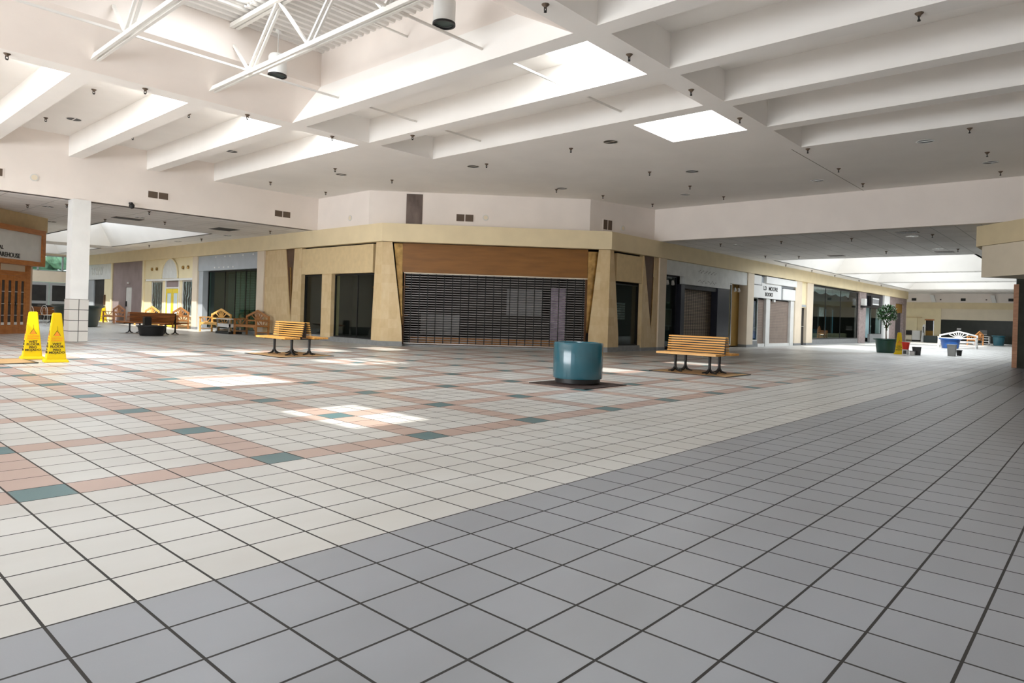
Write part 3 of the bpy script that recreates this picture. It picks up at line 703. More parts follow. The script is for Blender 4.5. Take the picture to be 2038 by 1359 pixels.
MB().fbox(FRT, 34.3, 36.05, .056, -.1, 2.955, 2.985).build('joint_line', 'black', t, world=True)
text('lettering', 'LD', .27, 'ink', bd, FRT.p(31.85, .056, 2.84), (1, 0, 0), (0, 0, 1), .003, 1.25)
text('lettering', 'MOORE', .27, 'ink', bd, FRT.p(32.9, .056, 2.84), (1, 0, 0), (0, 0, 1), .003, 1.25)
text('lettering', 'BOOKS', .25, 'ink', bd, FRT.p(32.35, .056, 2.55), (1, 0, 0), (0, 0, 1), .003, 1.2)
fr = MB(); fr.fbox(FRT, 30.5, 30.62, 0, -.3, 0, 2.36).fbox(FRT, 32.2, 32.7, 0, -.3, 0, 2.36).fbox(FRT, 35.55, 36.05, 0, -.3, 0, 2.38)
struct('trim_bookshop_frame', fr, 'palepanel' if False else 'offwhite')
shop_window(FRT, 30.62, 31.35, .28, 2.36, 'narrow bookshop window with faded posters', 'glass', 'offwhite', d=-.1)
tag(MB().fbox(FRT, 30.66, 31.3, -.16, -.18, .4, 2.2).build('poster', 'lilac'), 'faded lilac poster behind the narrow bookshop window', 'poster')
for s0, s1, lab in ((31.38, 32.2, 'narrow brown roller shutter at left of the bookshop'), (32.7, 35.55, 'wide brown roller shutter of the bookshop')):
    t = thing('roller_shutter', lab, 'roller shutter', FRT.p((s0 + s1) / 2, -.12, 0))
    g = MB(); z = .14
    while z < 2.3: g.fpoly(FRT, [(s0, z), (s1, z), (s1, z + .072), (s0, z + .072)], -.12, -.15); z += .08
    g.build('curtain', mat('brown shutter slat', (0.26, 0.20, 0.165), 0.5, 0.2), t, world=True)
    MB().fbox(FRT, s0, s1, -.16, -.18, 0, 2.36).build('backing', 'dark', t, world=True)
    MB().fbox(FRT, s0, s1, -.04, -.2, 0, .14).build('kick_plate', 'offwhite', t, world=True)
tag(MB().fbox(FRT, 33.2, 33.4, .0, -.1, 2.22, 2.34).build('lamp_head', 'white'), 'small white lamp above the wide bookshop shutter', 'lamp')
# service door
t = sroot('door_2', FRT.p(37.5, 0, 0))
MB().fbox(FRT, 37.05, 37.9, -.1, -.2, 0, 2.05).build('door_leaf', 'dark', t, world=True)
MB().fbox(FRT, 37.4, 37.8, -.04, -.1, 1.0, 1.05).build('push_bar', 'chrome', t, world=True)
struct('trim_service_lintel', MB().fbox(FRT, 37.05, 37.9, -.02, -.3, 2.05, 3.47), 'creamwall')
tag(MB().fbox(FRT, 37.15, 37.85, .02, -.02, 2.10, 2.22).build('door_sign', 'greysign'), 'small grey plate above the narrow service door', 'sign')
# long dark glass shop
shop_window(FRT, 38.95, 48.4, .30, 3.40, 'long dark shop window in the right corridor', 'glass', 'black', mull=(41.6, 44.6), d=-.12, fw=.06)
tag(MB().fbox(FRT, 38.95, 48.4, -.9, -.98, 2.42, 3.45).build('valance', 'dark'), 'dark deep valance inside the long shop window', 'valance')
t = MB()
pts = [(38.95, 3.42)] + [(38.95 + i * .35, 3.16 - .16 * abs(math.sin(i * .55))) for i in range(26)] + [(47.9, 3.42)]
tag(t.fpoly(FRT, pts, -.5, -.54).build('swag_curtain', 'paper'), 'pale scalloped swag hanging high in the long shop window', 'curtain')
tag(MB().fbox(FRT, 39.0, 48.2, -.7, -1.0, .3, .62).build('display_ledge', 'drygrass'), 'straw covered display ledge along the long shop window', 'ledge')
for s0, s1, z0, z1, m_, lab in ((40.5, 43.6, 1.6, 2.2, 'intgrey', 'grey board in the long shop window, left'), (45.0, 46.3, 1.7, 2.3, 'paper', 'pale sheet in the long shop window, right'), (46.6, 48.2, .5, 2.2, 'bluewall', 'blue panel at right end of the long shop window')):
    tag(MB().fbox(FRT, s0, s1, -1.6, -1.66, z0, z1).build('display_board', m_), lab, 'board')
for s in (43.7, 46.4): tag(MB().fbox(FRT, s, s + .3, -1.2, -1.5, 0, 3.5).build('shop_post', 'dark'), 'dark post inside the long shop window, %s' % ('near its middle' if s < 45 else 'by the blue panel'), 'post')
tag(MB().fbox(FRT, 48.4, 50.0, .0, -.3, 0, 3.45).build('brick_pier', 'brick'), 'dark grey brick pier between long window and blue doorway', 'pier')
t = thing('hanging_lamp', 'small white lantern on the grey brick pier', 'lamp', FRT.p(48.9, .1, 2.3))
MB().fbox(FRT, 48.65, 49.2, .25, .02, 2.55, 3.0).build('lamp_box', 'offwhite', t, world=True)
MB().fbox(FRT, 48.6, 49.3, .3, .0, 2.40, 2.5).build('bracket', 'black', t, world=True)
tag(MB().fbox(FRT, 50.0, 54.6, -.05, -.3, 2.45, 3.45).build('header_panel', 'navy'), 'dark header panel carrying the small framed sign', 'header panel')
t = thing('framed_sign', 'small black framed sign with striped pale face over the blue doorway', 'sign', FRT.p(51.4, .1, 2.8))
bd = MB().fbox(FRT, 50.6, 53.0, .16, -.04, 2.55, 3.28).build('frame', 'black', t, world=True)
MB().fbox(FRT, 50.9, 52.6, .175, .162, 2.66, 3.14).build('sign_face', 'intgrey', bd, world=True)
for z in (2.66, 3.06): MB().fbox(FRT, 50.9, 52.6, .18, .176, z, z + .08).build('sign_stripe', 'white', bd, world=True)
shop_window(FRT, 51.4, 54.55, .6, 2.45, 'pale blue lit window right of the dark doorway', 'glass', 'black', d=-.1, sill=True)
tag(MB().fbox(FRT, 50.0, 51.4, -.5, -.6, 0, 2.45).build('dark_screen', 'navy'), 'dark doorway between grey brick pier and blue window', 'screen')
tag(MB().fbox(FRT, 51.4, 54.6, -.8, -.86, .3, 2.6).build('display_board', 'palewall'), 'pale blue panelling behind the blue lit window', 'board')
# last shop of the right wing
struct('wall_brick_lintel', MB().fbox(FRT, 56.25, 62, 0, -.3, 3.0, 3.47), 'brick')
struct('wall_brick_left', MB().fbox(FRT, 56.25, 58.4, 0, -.3, 0, 3.0), 'brick')
struct('wall_brick_right', MB().fbox(FRT, 61.0, 61.9, 0, -.3, 0, 3.0), 'brick')
tag(MB().fbox(FRT, 58.4, 61.0, -.1, -.2, 2.3, 3.0).build('awning_panel', 'orange'), 'mustard panel above the last dark doorway', 'panel')
tag(MB().fbox(FRT, 58.4, 61.0, -.2, -.3, 0, 2.3).build('dark_screen', 'navy'), 'dark doorway of the last shop by the potted tree', 'screen')
struct('wall_right_wing_end', MB().box(61.9, 62.1, 9.95, 14.5, 0, HL), 'pink')

# ------------------------------------------------------------------ far end wall of the right corridor (s = Y)
e = MB()
e.fbox(FE, -3, 14.5, 0, -.2, 3.32, 4.3)
struct('wall_far_right', e, 'plaster')
struct('trim_far_fascia', MB().fbox(FE, -3, 14.5, .05, -.2, 2.80, 3.32), 'cream')
struct('wall_far_right_lower', MB().fbox(FE, 8.35, 9.1 - .6, 0, -.2, 0, 2.8).fbox(FE, 9.10, 14.5, 0, -.2, 0, 2.8).fbox(FE, 8.50, 9.10, 0, -.2, 1.9, 2.8), 'creamwall')
pier(FE, 7.98, 8.35, 'cream pier between the orange half door and the dark glass', 'creamwall', 2.8)
tag(MB().fbox(FE, -1, 7.98, .02, -.2, 1.9, 2.8).build('sign_panel', 'palepanel'), 'long blank buff signband over the far dark glass front', 'sign panel')
t = thing('shop_window', 'long dark mirrored glass front on the far end wall', 'shop window', FE.p(4, 0, 0))
MB().fbox(FE, -1, 7.98, -.05, -.09, .04, 1.9).build('pane', mat('dark mirrored glass', (0.026, 0.030, 0.023), 0.25, 0.0, var=0.1, spec=0.15), t, world=True)
MB().fbox(FE, -1, 7.98, .0, -.1, 0, .05).build('sill', 'chrome', t, world=True)
t = sroot('door_3', FE.p(8.8, 0, 0))
MB().fbox(FE, 8.52, 9.08, -.02, -.08, 0, .92).build('door_panel', 'orange', t, world=True)
MB().fbox(FE, 8.52, 9.08, -.03, -.06, .92, 1.80).build('door_pane', 'dark', t, world=True)
MB().fbox(FE, 8.45, 9.15, .05, -.05, 1.80, 1.9).build('door_head', 'orangewood', t, world=True)
tag(MB().fbox(FE, 9.7, 10.5, .1, .003, .92, 2.0).build('display_board', 'creamwall'), 'pale board above the white cabinet at the far wall', 'board')
tag(MB().fbox(FE, 9.4, 10.6, .16, .02, 2.0, 2.08).build('wall_rail', 'tanpanel'), 'thin tan rail above the pale board', 'rail')
t = thing('cabinet', 'white boxy cabinet against the far cream wall', 'cabinet', FE.p(9.55, .5, 0))
MB().fbox(FE, 9.3, 9.9, .9, .05, .12, .92).build('body', 'white', t, world=True, bevel=.01)
MB().fbox(FE, 9.3, 9.9, .85, .05, 0, .12).build('base', 'black', t, world=True)
tag(MB().fbox(FE, 10.0, 10.9, .5, .05, .12, .5).build('crate', 'palepanel'), 'tan box beside the white cabinet at the far wall', 'box')
tag(MB().fbox(FE, 9.95, 10.9, .45, .05, .55, .9).build('drawer_unit', 'dark'), 'dark unit stacked above the tan box', 'unit')
t = thing('slide_post', 'tall white rounded post beside the orange half door', 'post', (63.6, 9.0, 0))
MB().tube([(63.6, 9.03, .0), (63.6, 9.0, .5), (63.6, 8.93, 1.3), (63.6, 8.92, 1.45)], [.13, .09, .12, .06], 10).build('post', 'white', t, world=True, smooth=True)
MB().box(63.45, 63.5, 8.93, 8.99, .75, 1.25).build('slot', 'black', t, world=True)
tag(MB().box(61.9, 62.5, 7.75, 8.65, 0, .55).build('bin_box', 'darkpot', bevel=.02), 'low dark box left of the white gabled bench at the far wall', 'box')
t = thing('wall_sign', 'tiny white sign on the far dark glass', 'sign', FE.p(6.7, -.04, 1.1))
MB().fbox(FE, 6.56, 6.85, -.03, -.05, 1.10, 1.22).build('plate', 'white', t, world=True)
t = thing('wall_sign', 'pale framed notice low on the far dark glass', 'sign', FE.p(5.05, -.04, .75))
MB().fbox(FE, 4.8, 5.3, -.02, -.05, .74, 1.12).build('plate', 'intgrey', t, world=True)
MB().fbox(FE, 4.8, 5.3, -.01, -.021, .74, .78).build('edge', 'white', t, world=True)
for k, (s, lab) in enumerate(((10.0, 'dark vent at left high on the far end wall'), (6.47, 'dark vent at the middle high on the far end wall'), (3.3, 'dark vent at right high on the far end wall'))):
    t = thing('wall_vent', lab, 'vent', FE.p(s, .02, 3.57))
    MB().fbox(FE, s - .17, s + .17, .03, 0, 3.46, 3.68).build('grille', 'dark', t, world=True)
for s, lab in ((8.5, 'left white slanted light box high on the far end wall'), (4.35, 'right white slanted light box high on the far end wall')):
    t = thing('wall_light', lab, 'wall light', FE.p(s, .1, 3.35))
    MB().hexa([FE.p(s - .12, .12, 3.33), FE.p(s + .16, .12, 3.33), FE.p(s + .16, .02, 3.33), FE.p(s - .12, .02, 3.33), FE.p(s - .02, .5, 3.92), FE.p(s + .26, .5, 3.92), FE.p(s + .26, .02, 3.92), FE.p(s - .02, .02, 3.92)]).build('housing', 'white', t, world=True)
for s, lab in ((8.05, 'small dark speaker beside the left slanted light box'), (4.9, 'small dark speaker beside the right slanted light box')):
    tag(MB().fbox(FE, s - .05, s + .05, .04, 0, 3.52, 3.62).build('speaker', 'brownpanel'), lab, 'speaker')

# ------------------------------------------------------------------ right corner shop (chamfered)
struct('trim_fascia_corner_right', MB().fbox(FD, -8, .21, 0, -.3, 3.5, HL).box(22.14, 30, -.16, .15, 3.5, HL), 'cream')
tag(MB().fbox(FD, -8, .0, -.01, -2.5, 2.62, 3.49).build('sign_panel', 'palepanel'), 'deep blank buff signband on the right hand corner shop', 'sign panel')
struct('wall_right_corner', MB().box(25.75, 66, -.75, -.47, 0, HL).fbox(FD, -10, 2.20, -2.9, -3.1, 0, HL), 'slate')
tag(MB().box(25.53, 25.69, -.56, -.43, 0, 2.62).build('door_post', 'teakred'), 'thin pinkish timber post at the edge of the right dark wall', 'post')
tag(MB().fbox(FD, 1.55, 1.75, -2.87, -2.9, 1.40, 1.53).build('switch_plate', 'greysign'), 'small grey plate on the right dark wall', 'wall plate')

# ------------------------------------------------------------------ left brown corner restaurant (chamfered)
struct('trim_fascia_corner_left', MB().fbox(FB, -.1, 8.45, 0, -.3, 3.55, HL).fbox(FB, 8.2, 8.45, -.3, -9, 3.55, HL), 'tanpanel')
t = thing('signboard', 'off white signboard in an orange timber frame with black letters', 'signboard', FB.p(6.5, .2, 2.3))
bd = MB().fbox(FB, 2.5, 7.65, .30, -.1, 2.46, 3.38).build('board', 'offwhite', t, world=True)
fr = MB().fbox(FB, 2.4, 7.82, .35, -.1, 3.38, 3.55).fbox(FB, 2.4, 7.82, .35, -.1, 2.31, 2.46).fbox(FB, 7.65, 7.82, .35, -.1, 2.46, 3.38)
fr.build('frame', 'orangewood', t, world=True)
text('lettering', 'WAREHOUSE', .20, 'ink', bd, FB.p(6.0, .305, 2.58), (R2, R2, 0), (0, 0, 1), .004, .98)
text('lettering', 'BAL', .17, 'ink', bd, FB.p(5.66, .305, 2.80), (R2, R2, 0), (0, 0, 1), .004)
text('lettering', 'RH', .17, 'ink', bd, FB.p(5.5, .305, 3.30), (R2, R2, 0), (0, 0, 1), .004)
struct('wall_brown_shopfront', MB().fbox(FB, -.1, 6.15, 0, -.25, 0, 2.31), 'orangewood')
struct('trim_brown_jamb', MB().fbox(FB, 7.40, 7.62, 0, -.25, 0, 2.31), 'orangewood')
struct('trim_brown_head', MB().fbox(FB, 6.15, 7.40, 0, -.25, 1.96, 2.10), 'orangewood')
struct('wall_brown_shop_side', MB().fbox(FB, 7.45, 7.62, -.25, -9, 0, HL), 'orangewood')
tag(MB().fbox(FB, 6.15, 7.40, -.05, -.2, 2.10, 2.31).build('transom_panel', 'palepanel'), 'pale panel between the brown door and the signboard', 'panel')
t = thing('folding_door', 'orange timber folding door with eight glazed strips', 'door', FB.p(6.78, -.05, 0))
for k in range(4):
    a = 6.16 + k * .31; b_ = a + .30
    l = MB().fbox(FB, a, a + .075, 0, -.05, .02, 1.95).fbox(FB, b_ - .075, b_, 0, -.05, .02, 1.95).fbox(FB, a + .075, b_ - .075, 0, -.05, 1.78, 1.95).fbox(FB, a + .075, b_ - .075, 0, -.05, .02, .30).build('door_leaf', 'orangewood', t, world=True)
    MB().fbox(FB, a + .075, b_ - .075, -.02, -.03, .30, 1.78).build('pane', 'intdark', l, world=True)
    MB().fbox(FB, a + .075, b_ - .075, -.005, -.02, 1.40, 1.42).fbox(FB, a + .075, b_ - .075, -.005, -.02, 1.0, 1.02).fbox(FB, a + .075, b_ - .075, -.005, -.02, .62, .64).build('glazing_bar', 'offwhite', l, world=True)
    MB().fbox(FB, a + .08, b_ - .08, .0, -.02, .31, .40).build('ledge', 'white', l, world=True)
for k in range(1, 3): MB().fbox(FB, 6.16 + k * .31 + .09, 6.16 + k * .31 + .12, .03, 0, .95, 1.08).build('handle', 'black', t, world=True)

# ------------------------------------------------------------------ roof steel and lamps in the well
def truss(x, label):
    t = thing('roof_truss', label, 'truss', (x, 7, 5.43))
    MB().bar((x - .045, 10.7, 5.43), (x - .045, 3.2, 5.43), .05, .075).bar((x + .045, 10.7, 5.43), (x + .045, 3.2, 5.43), .05, .075).build('bottom_chord', 'truss', t, world=True)
    MB().bar((x - .05, 9.76, 6.46), (x - .05, 4.2, 6.46), .07, .08).bar((x + .05, 9.76, 6.46), (x + .05, 4.2, 6.46), .07, .08).build('top_chord', 'truss', t, world=True)
    for k in range(3):
        yb = 9.075 - 2 * k
        MB().bar((x - .03, yb, 5.45), (x - .03, yb - 1, 6.45), .04, .045).bar((x + .05, yb, 5.45), (x + .05, yb - 1, 6.45), .04, .045).build('web', 'truss', t, world=True)
        if k: MB().bar((x, yb, 5.45), (x, yb + 1, 6.45), .045, .045).build('web', 'truss', t, world=True)
    MB().bar((x, 9.075, 5.45), (x, 9.74, 6.11), .045, .045).build('web', 'truss', t, world=True)
truss(5.145, 'white steel truss nearest the lamp in the roof well')
truss(3.085, 'white steel truss at upper left of the roof well')
for y, lab in ((9.07, 'long white bridging rod crossing both trusses at the far side of the well'), (4.96, 'long white bridging rod crossing the near side of the well')):
    tag(MB().bar((-6.9, y, 5.475), (11.16, y, 5.475), .03, .035).build('bridging_rod', 'truss'), lab, 'rod')
tag(MB().bar((4.5, 6.9, 6.17), (7.03, 6.9, 6.17), .03, .03).build('bridging_rod', 'truss'), 'short rod high on the right wall of the well', 'rod')
for x, y, zb, lab in ((5.86, 9.40, 5.66, 'white cylinder lamp hanging beside the truss in the well'), (6.24, 5.02, 5.62, 'white cylinder lamp hanging at the top edge of the picture')):
    t = thing('pendant_lamp', lab, 'pendant lamp', (x, y, zb))
    sd = MB().lathe([(.165, .0), (.172, .02), (.172, .36), (.15, .40), (0, .40)], 28, (0, 0, 0)).build('shade', 'white', t, smooth=True)
    MB().lathe([(.178, -.012), (.178, .02), (.150, .02), (.150, -.012), (.178, -.012)], 28).build('rim', 'black', sd, smooth=True)
    MB().lathe([(0, .03), (.152, .03)], 28).build('lens', 'lens', sd)
    MB().tube([(0, 0, .40), (0, 0, 6.55 - zb)], .008, 6).build('cord', 'white', t)
    MB().lathe([(0, 6.50 - zb), (.06, 6.50 - zb), (.05, 6.56 - zb), (0, 6.56 - zb)], 12).build('ceiling_rose', 'white', t)

# ------------------------------------------------------------------ ceiling fittings
def sprinkler_proto(x, y, z, label, group):
    t = thing('sprinkler_head', label, 'sprinkler', (x, y, z + .01), 0, group)
    MB().lathe([(0, 0), (.060, 0), (.052, -.016), (.026, -.04), (.017, -.06), (0, -.06)], 10).build('escutcheon', 'vent', t)
    MB().bar((-.018, 0, -.05), (-.020, 0, -.10), .011, .011).bar((.018, 0, -.05), (.020, 0, -.10), .011, .011).lathe([(0, -.118), (.016, -.094), (.021, -.110), (.021, -.115), (0, -.12)], 10).build('deflector', 'black', t)
    return t
G1 = 'sprinkler heads on the court ceiling'
court = [(6.09, 2.86), (8.19, 2.89), (10.22, 2.88), (12.32, 2.89), (15.52, 2.62), (17.99, 2.65), (20.34, 2.67), (12.33, 7.13), (15.67, 6.91), (12.38, 10.04), (12.31, 14.09), (10.3, 14.16), (10.26, 17.83), (12.34, 17.85), (18.0, 10.05), (20.3, 9.5), (20.23, 6.82), (18.06, 6.91), (9.28, -.82), (15.64, -.52), (18.09, -.53), (20.54, -.53), (4.07, 11.06), (6.11, 11.08), (1.92, 11.06), (8.2, 11.08), (9.28, 9.43), (16.3, 10.7)]
sp = sprinkler_proto(*court[0], H, 'small dark sprinkler head on the white court ceiling or its beams', G1)
for x, y in court[1:]: dup(sp, (x, y, H + .01))
G2 = 'sprinkler heads inside the lit coffers'
o = None
for x, y in ((4.05, 14.05), (4.01, 17.69), (6.1, 17.81), (6.14, 14.17)):
    q = dup(sp, (x, y, HC + .01), None, 'small dark sprinkler head up inside a coffer at upper left'); q['group'] = G2
G3 = 'sprinkler heads in the right corridor'
for x, y in ((23.16, 8.23), (28.26, 8.53), (23.31, 6.04), (28.99, 7.36), (23.44, 3.77), (28.18, 3.81), (23.43, 1.45), (28.2, 1.48), (33.0, 9.35), (37.0, 9.4), (41.0, 9.4), (46.0, 9.4), (51.5, 9.4)):
    q = dup(sp, (x, y, HL + .01), None, 'small dark sprinkler head on the grey ceiling of the right corridor'); q['group'] = G3
G4 = 'sprinkler heads in the left corridor'
for x, y in ((4.6, 22.0), (5.3, 20.7), (7.35, 19.95), (7.2, 23.6), (8.7, 22.3), (12.0, 27.0), (12.0, 33.0), (12.1, 21.2)):
    q = dup(sp, (x, y, HL + .01), None, 'small dark sprinkler head on the ceiling of the left corridor'); q['group'] = G4
def downlight(x, y, z, label, group):
    t = thing('recessed_downlight', label, 'downlight', (x, y, z), 0, group)
    MB().lathe([(.175, 0), (.175, -.008), (.160, -.008), (.160, 0)], 24).build('trim_ring', 'chrome', t, smooth=True)
    MB().lathe([(.161, -.002), (0, -.002)], 24).build('reflector', 'black', t)
    MB().box(-.016, .016, -.15, .15, -.006, -.002).build('lamp_tube', 'chrome', t)
    return t
dl = downlight(10.9, 14.75, H, 'dark recessed downlight in the white court ceiling', 'court downlights')
for x, y in ((12.39, 10.57), (12.37, 6.01), (16.25, 5.93), (16.27, 10.45), (19.26, 7.69), (19.24, 3.58), (16.26, .38), (19.26, -.46)): dup(dl, (x, y, H))
for x, y, lab in ((4.51, 17.22, 'dark recessed downlight inside the coffer at far left'), (8.63, 17.17, 'dark recessed downlight inside the last lit coffer')):
    q = dup(dl, (x, y, HC), None, lab); del q['group']
for x, y in ((23.73, 7.84), (27.81, 7.83), (23.69, 2.06), (27.94, 2.07)):
    q = dup(dl, (x, y, HL), None, 'chrome rimmed downlight in the right corridor ceiling'); q['group'] = 'right corridor downlights'
for x, y in ((5.1, 21.9), (7.75, 21.9), (6.3, 26.5), (12.0, 24.5), (12.0, 29.5)):
    q = dup(dl, (x, y, HL), None, 'dark downlight in the left corridor ceiling'); q['group'] = 'left corridor downlights'
def ceil_vent(x, y, lab, w=1.0, d=.5):
    t = thing('ceiling_vent', lab, 'vent', (x, y, HL))
    MB().box(-w / 2, w / 2, -d / 2, d / 2, -.012, 0).build('frame', 'vent', t)
    b = MB()
    for i in range(6): b.box(-w / 2 + .04, w / 2 - .04, -d / 2 + .04 + i * .075, -d / 2 + .075 + i * .075, -.018, -.012)
    b.build('slats', 'charcoal', t)
ceil_vent(22.6, 1.98, 'slotted vent near the edge of the right corridor ceiling', .45, .6)
ceil_vent(29.2, 2.05, 'slotted vent before the roof light of the right corridor', .6, .6)
ceil_vent(29.3, 5.94, 'slotted vent at the middle of the right corridor ceiling', .45, .6)
ceil_vent(7.6, 22.6, 'dark slotted vent in the left corridor ceiling before the roof light', .9, .5)
tag(MB().box(10.5, 11.3, 22.0, 22.9, HL - .008, HL - .001).build('missing_tile', 'dark'), 'black hole of a missing ceiling tile in the left corridor', 'ceiling hole')
t = thing('security_camera', 'black dome camera on the left bulkhead edge', 'camera', (6.59, 19.3, 4.1))
MB().tube([(6.59, 19.36, 4.16), (6.59, 19.2, 4.14)], .04, 10).build('bracket', 'black', t, world=True)
MB().lathe([(0, -.10), (.06, -.07), (.08, 0), (.06, .05), (0, .07)], 14, (6.59, 19.2, 4.08)).build('dome', 'black', t, world=True, smooth=True)

def wall_vent(F, s0, s1, z0, z1, d, lab):
    t = thing('wall_vent', lab, 'vent', F.p((s0 + s1) / 2, d, z0))
    bd = MB().fbox(F, s0 - .03, s1 + .03, d + .012, d - .02, z0 - .03, z1 + .03).build('frame', 'plaster', t, world=True)
    m_ = (s0 + s1) / 2
    for a, b_ in ((s0, m_ - .015), (m_ + .015, s1)):
        MB().fbox(F, a, b_, d + .016, d + .011, z0, z1).build('grille', 'vent', bd, world=True)
wall_vent(FYB, 7.09, 7.67, 4.42, 4.62, 0, 'double brown vent on the left bulkhead right of the column')
wall_vent(FYB, 11.27, 11.86, 4.39, 4.60, 0, 'double brown vent at the right end of the left bulkhead')
wall_vent(FYB, 3.0, 3.46, 4.43, 4.63, 0, 'brown vent on the left bulkhead at the picture edge')
dU = -.60
wall_vent(FC, .72, 1.30, 4.32, 4.56, dU, 'double dark vent on the upper wall above the grille')
t = Fr((18.38, 10.82), ((21.5 - 18.38) / 3.213, (10.05 - 10.82) / 3.213), (-.2397, -.9709))
wall_vent(t, .62, 1.02, 4.28, 4.62, 0, 'dark vent on the shaded upper wall right of the corner')
def speaker(F, s, z, d, lab):
    o = thing('wall_speaker', lab, 'speaker', F.p(s, d, z))
    a = F.p(s, d, z); n = F.n
    MB().tube([a - n * .01, a + n * .02], .10, 20).build('rim', 'offwhite', o, world=True)
    MB().tube([a + n * .018, a + n * .024], .075, 20).build('grille', 'palepanel', o, world=True)
speaker(FC, 1.72, 4.48, dU, 'round speaker on the upper wall right of the double vent')
speaker(FL, 17.29, 4.39, 0, 'round speaker on the upper wall at the left end')
speaker(FYB, 4.17, 4.52, 0, 'round speaker on the left bulkhead above the column')
speaker(t, 1.55, 4.40, 0, 'round speaker on the shaded upper wall')
tag(MB().fbox(FC, -1.0, -.45, dU + .015, dU - .02, 4.05, 5.19).build('access_panel', 'brownpanel'), 'stained dark brown panel on the upper wall above the left pilaster', 'panel')

# ------------------------------------------------------------------ benches
def slat_bench(name, label, loc, rz, L, m_='bench', leg_y=.41):
    """back to back slatted bench, length along local y"""
    t = thing(name, label, 'bench', loc, rz)
    for sg in (-1, 1):
        s = MB()
        for i in range(6):
            x = sg * (.56 - i * .070)
            s.box(x - .030, x + .030, -L / 2, L / 2, .40, .445)
        s.build('seat', m_, t, bevel=.006)
        s = MB()
        for i in range(7):
            z = .478 + i * .0525; x = sg * (.125 - i * .010)
            s.hexa([(x - .012, -L / 2 + .03, z - .0150), (x + .012, -L / 2 + .03, z - .0150), (x + .012, L / 2 - .03, z - .0150), (x - .012, L / 2 - .03, z - .0150),
                    (x - .016, -L / 2 + .03, z + .0150), (x + .008, -L / 2 + .03, z + .0150), (x + .008, L / 2 - .03, z + .0150), (x - .016, L / 2 - .03, z + .0150)])
        s.build('backrest', m_, t)
    MB().box(-.006, .006, -L / 2 + .06, L / 2 - .06, .43, .80).build('gap_backing', 'black', t)  # black sheet added to darken the gaps between the back slats
    for sy in (-1, 1):
        y = sy * leg_y
        MB().bar((-.5, y, .39), (.5, y, .39), .05, .03).box(-.02, .02, y - .015, y + .015, .39, .78).build('bracket', 'black', t)
        for sx in (-1, 1):
            x = sx * .24; b = MB().tube([(x, y, .39), (x, y, .16), (x, y, .09)], [.033, .030, .034], 10)
            for a in range(4):
                an = math.pi / 2 * a; c, q = math.cos(an), math.sin(an)
                b.tube([(x, y, .12), (x + .05 * c, y + .05 * q, .045), (x + .11 * c, y + .11 * q, .022), (x + .17 * c, y + .17 * q, .014)], [.026, .022, .018, .012], 6)
            b.build('leg', 'black', t, smooth=True)
    return t
slat_bench('slatted_bench', 'honey coloured back to back slatted bench beside the teal planter', (13.26, 4.11, .012), 0, 1.42)
slat_bench('slatted_bench', 'honey coloured back to back slatted bench in front of the narrow corner window', (8.09, 12.42, .012), 0, 1.40)
slat_bench('slatted_bench', 'long red brown slatted bench with a black bowl and bin in front', (9.32, 24.85, 0), math.radians(25), 2.35, 'benchdark', .86)
slat_bench('slatted_bench', 'red brown slatted bench behind the yellow cones, against the far doors', (8.7, 38.6, 0), math.radians(72), 1.9, 'benchdark', .6)
for pts, lab, m_ in (([(12.64, 3.15), (13.88, 3.15), (13.88, 4.95), (12.64, 4.95)], 'worn plywood floor patch under the bench by the planter', 'ply'), ([(7.28, 11.53), (8.72, 11.53), (8.72, 13.2), (7.28, 13.2)], 'worn plywood floor patch under the left honey coloured bench', 'ply'), ([(1.2, 11.72), (2.67, 11.88), (2.67, 13.09), (1.2, 13.09)], 'worn plywood floor patch at the left edge by the yellow cones', 'ply')):
    t = thing('floor_patch', lab, 'floor patch', (*pts[0], 0))
    MB().prism([(*p, 0) for p in pts], [(*p, .012) for p in pts]).build('board', m_, t, world=True)
    b = MB()
    for p, q in zip(pts, pts[1:] + pts[:1]): b.bar((*p, .006), (*q, .006), .035, .016)
    b.build('edge_strip', 'black', t, world=True)

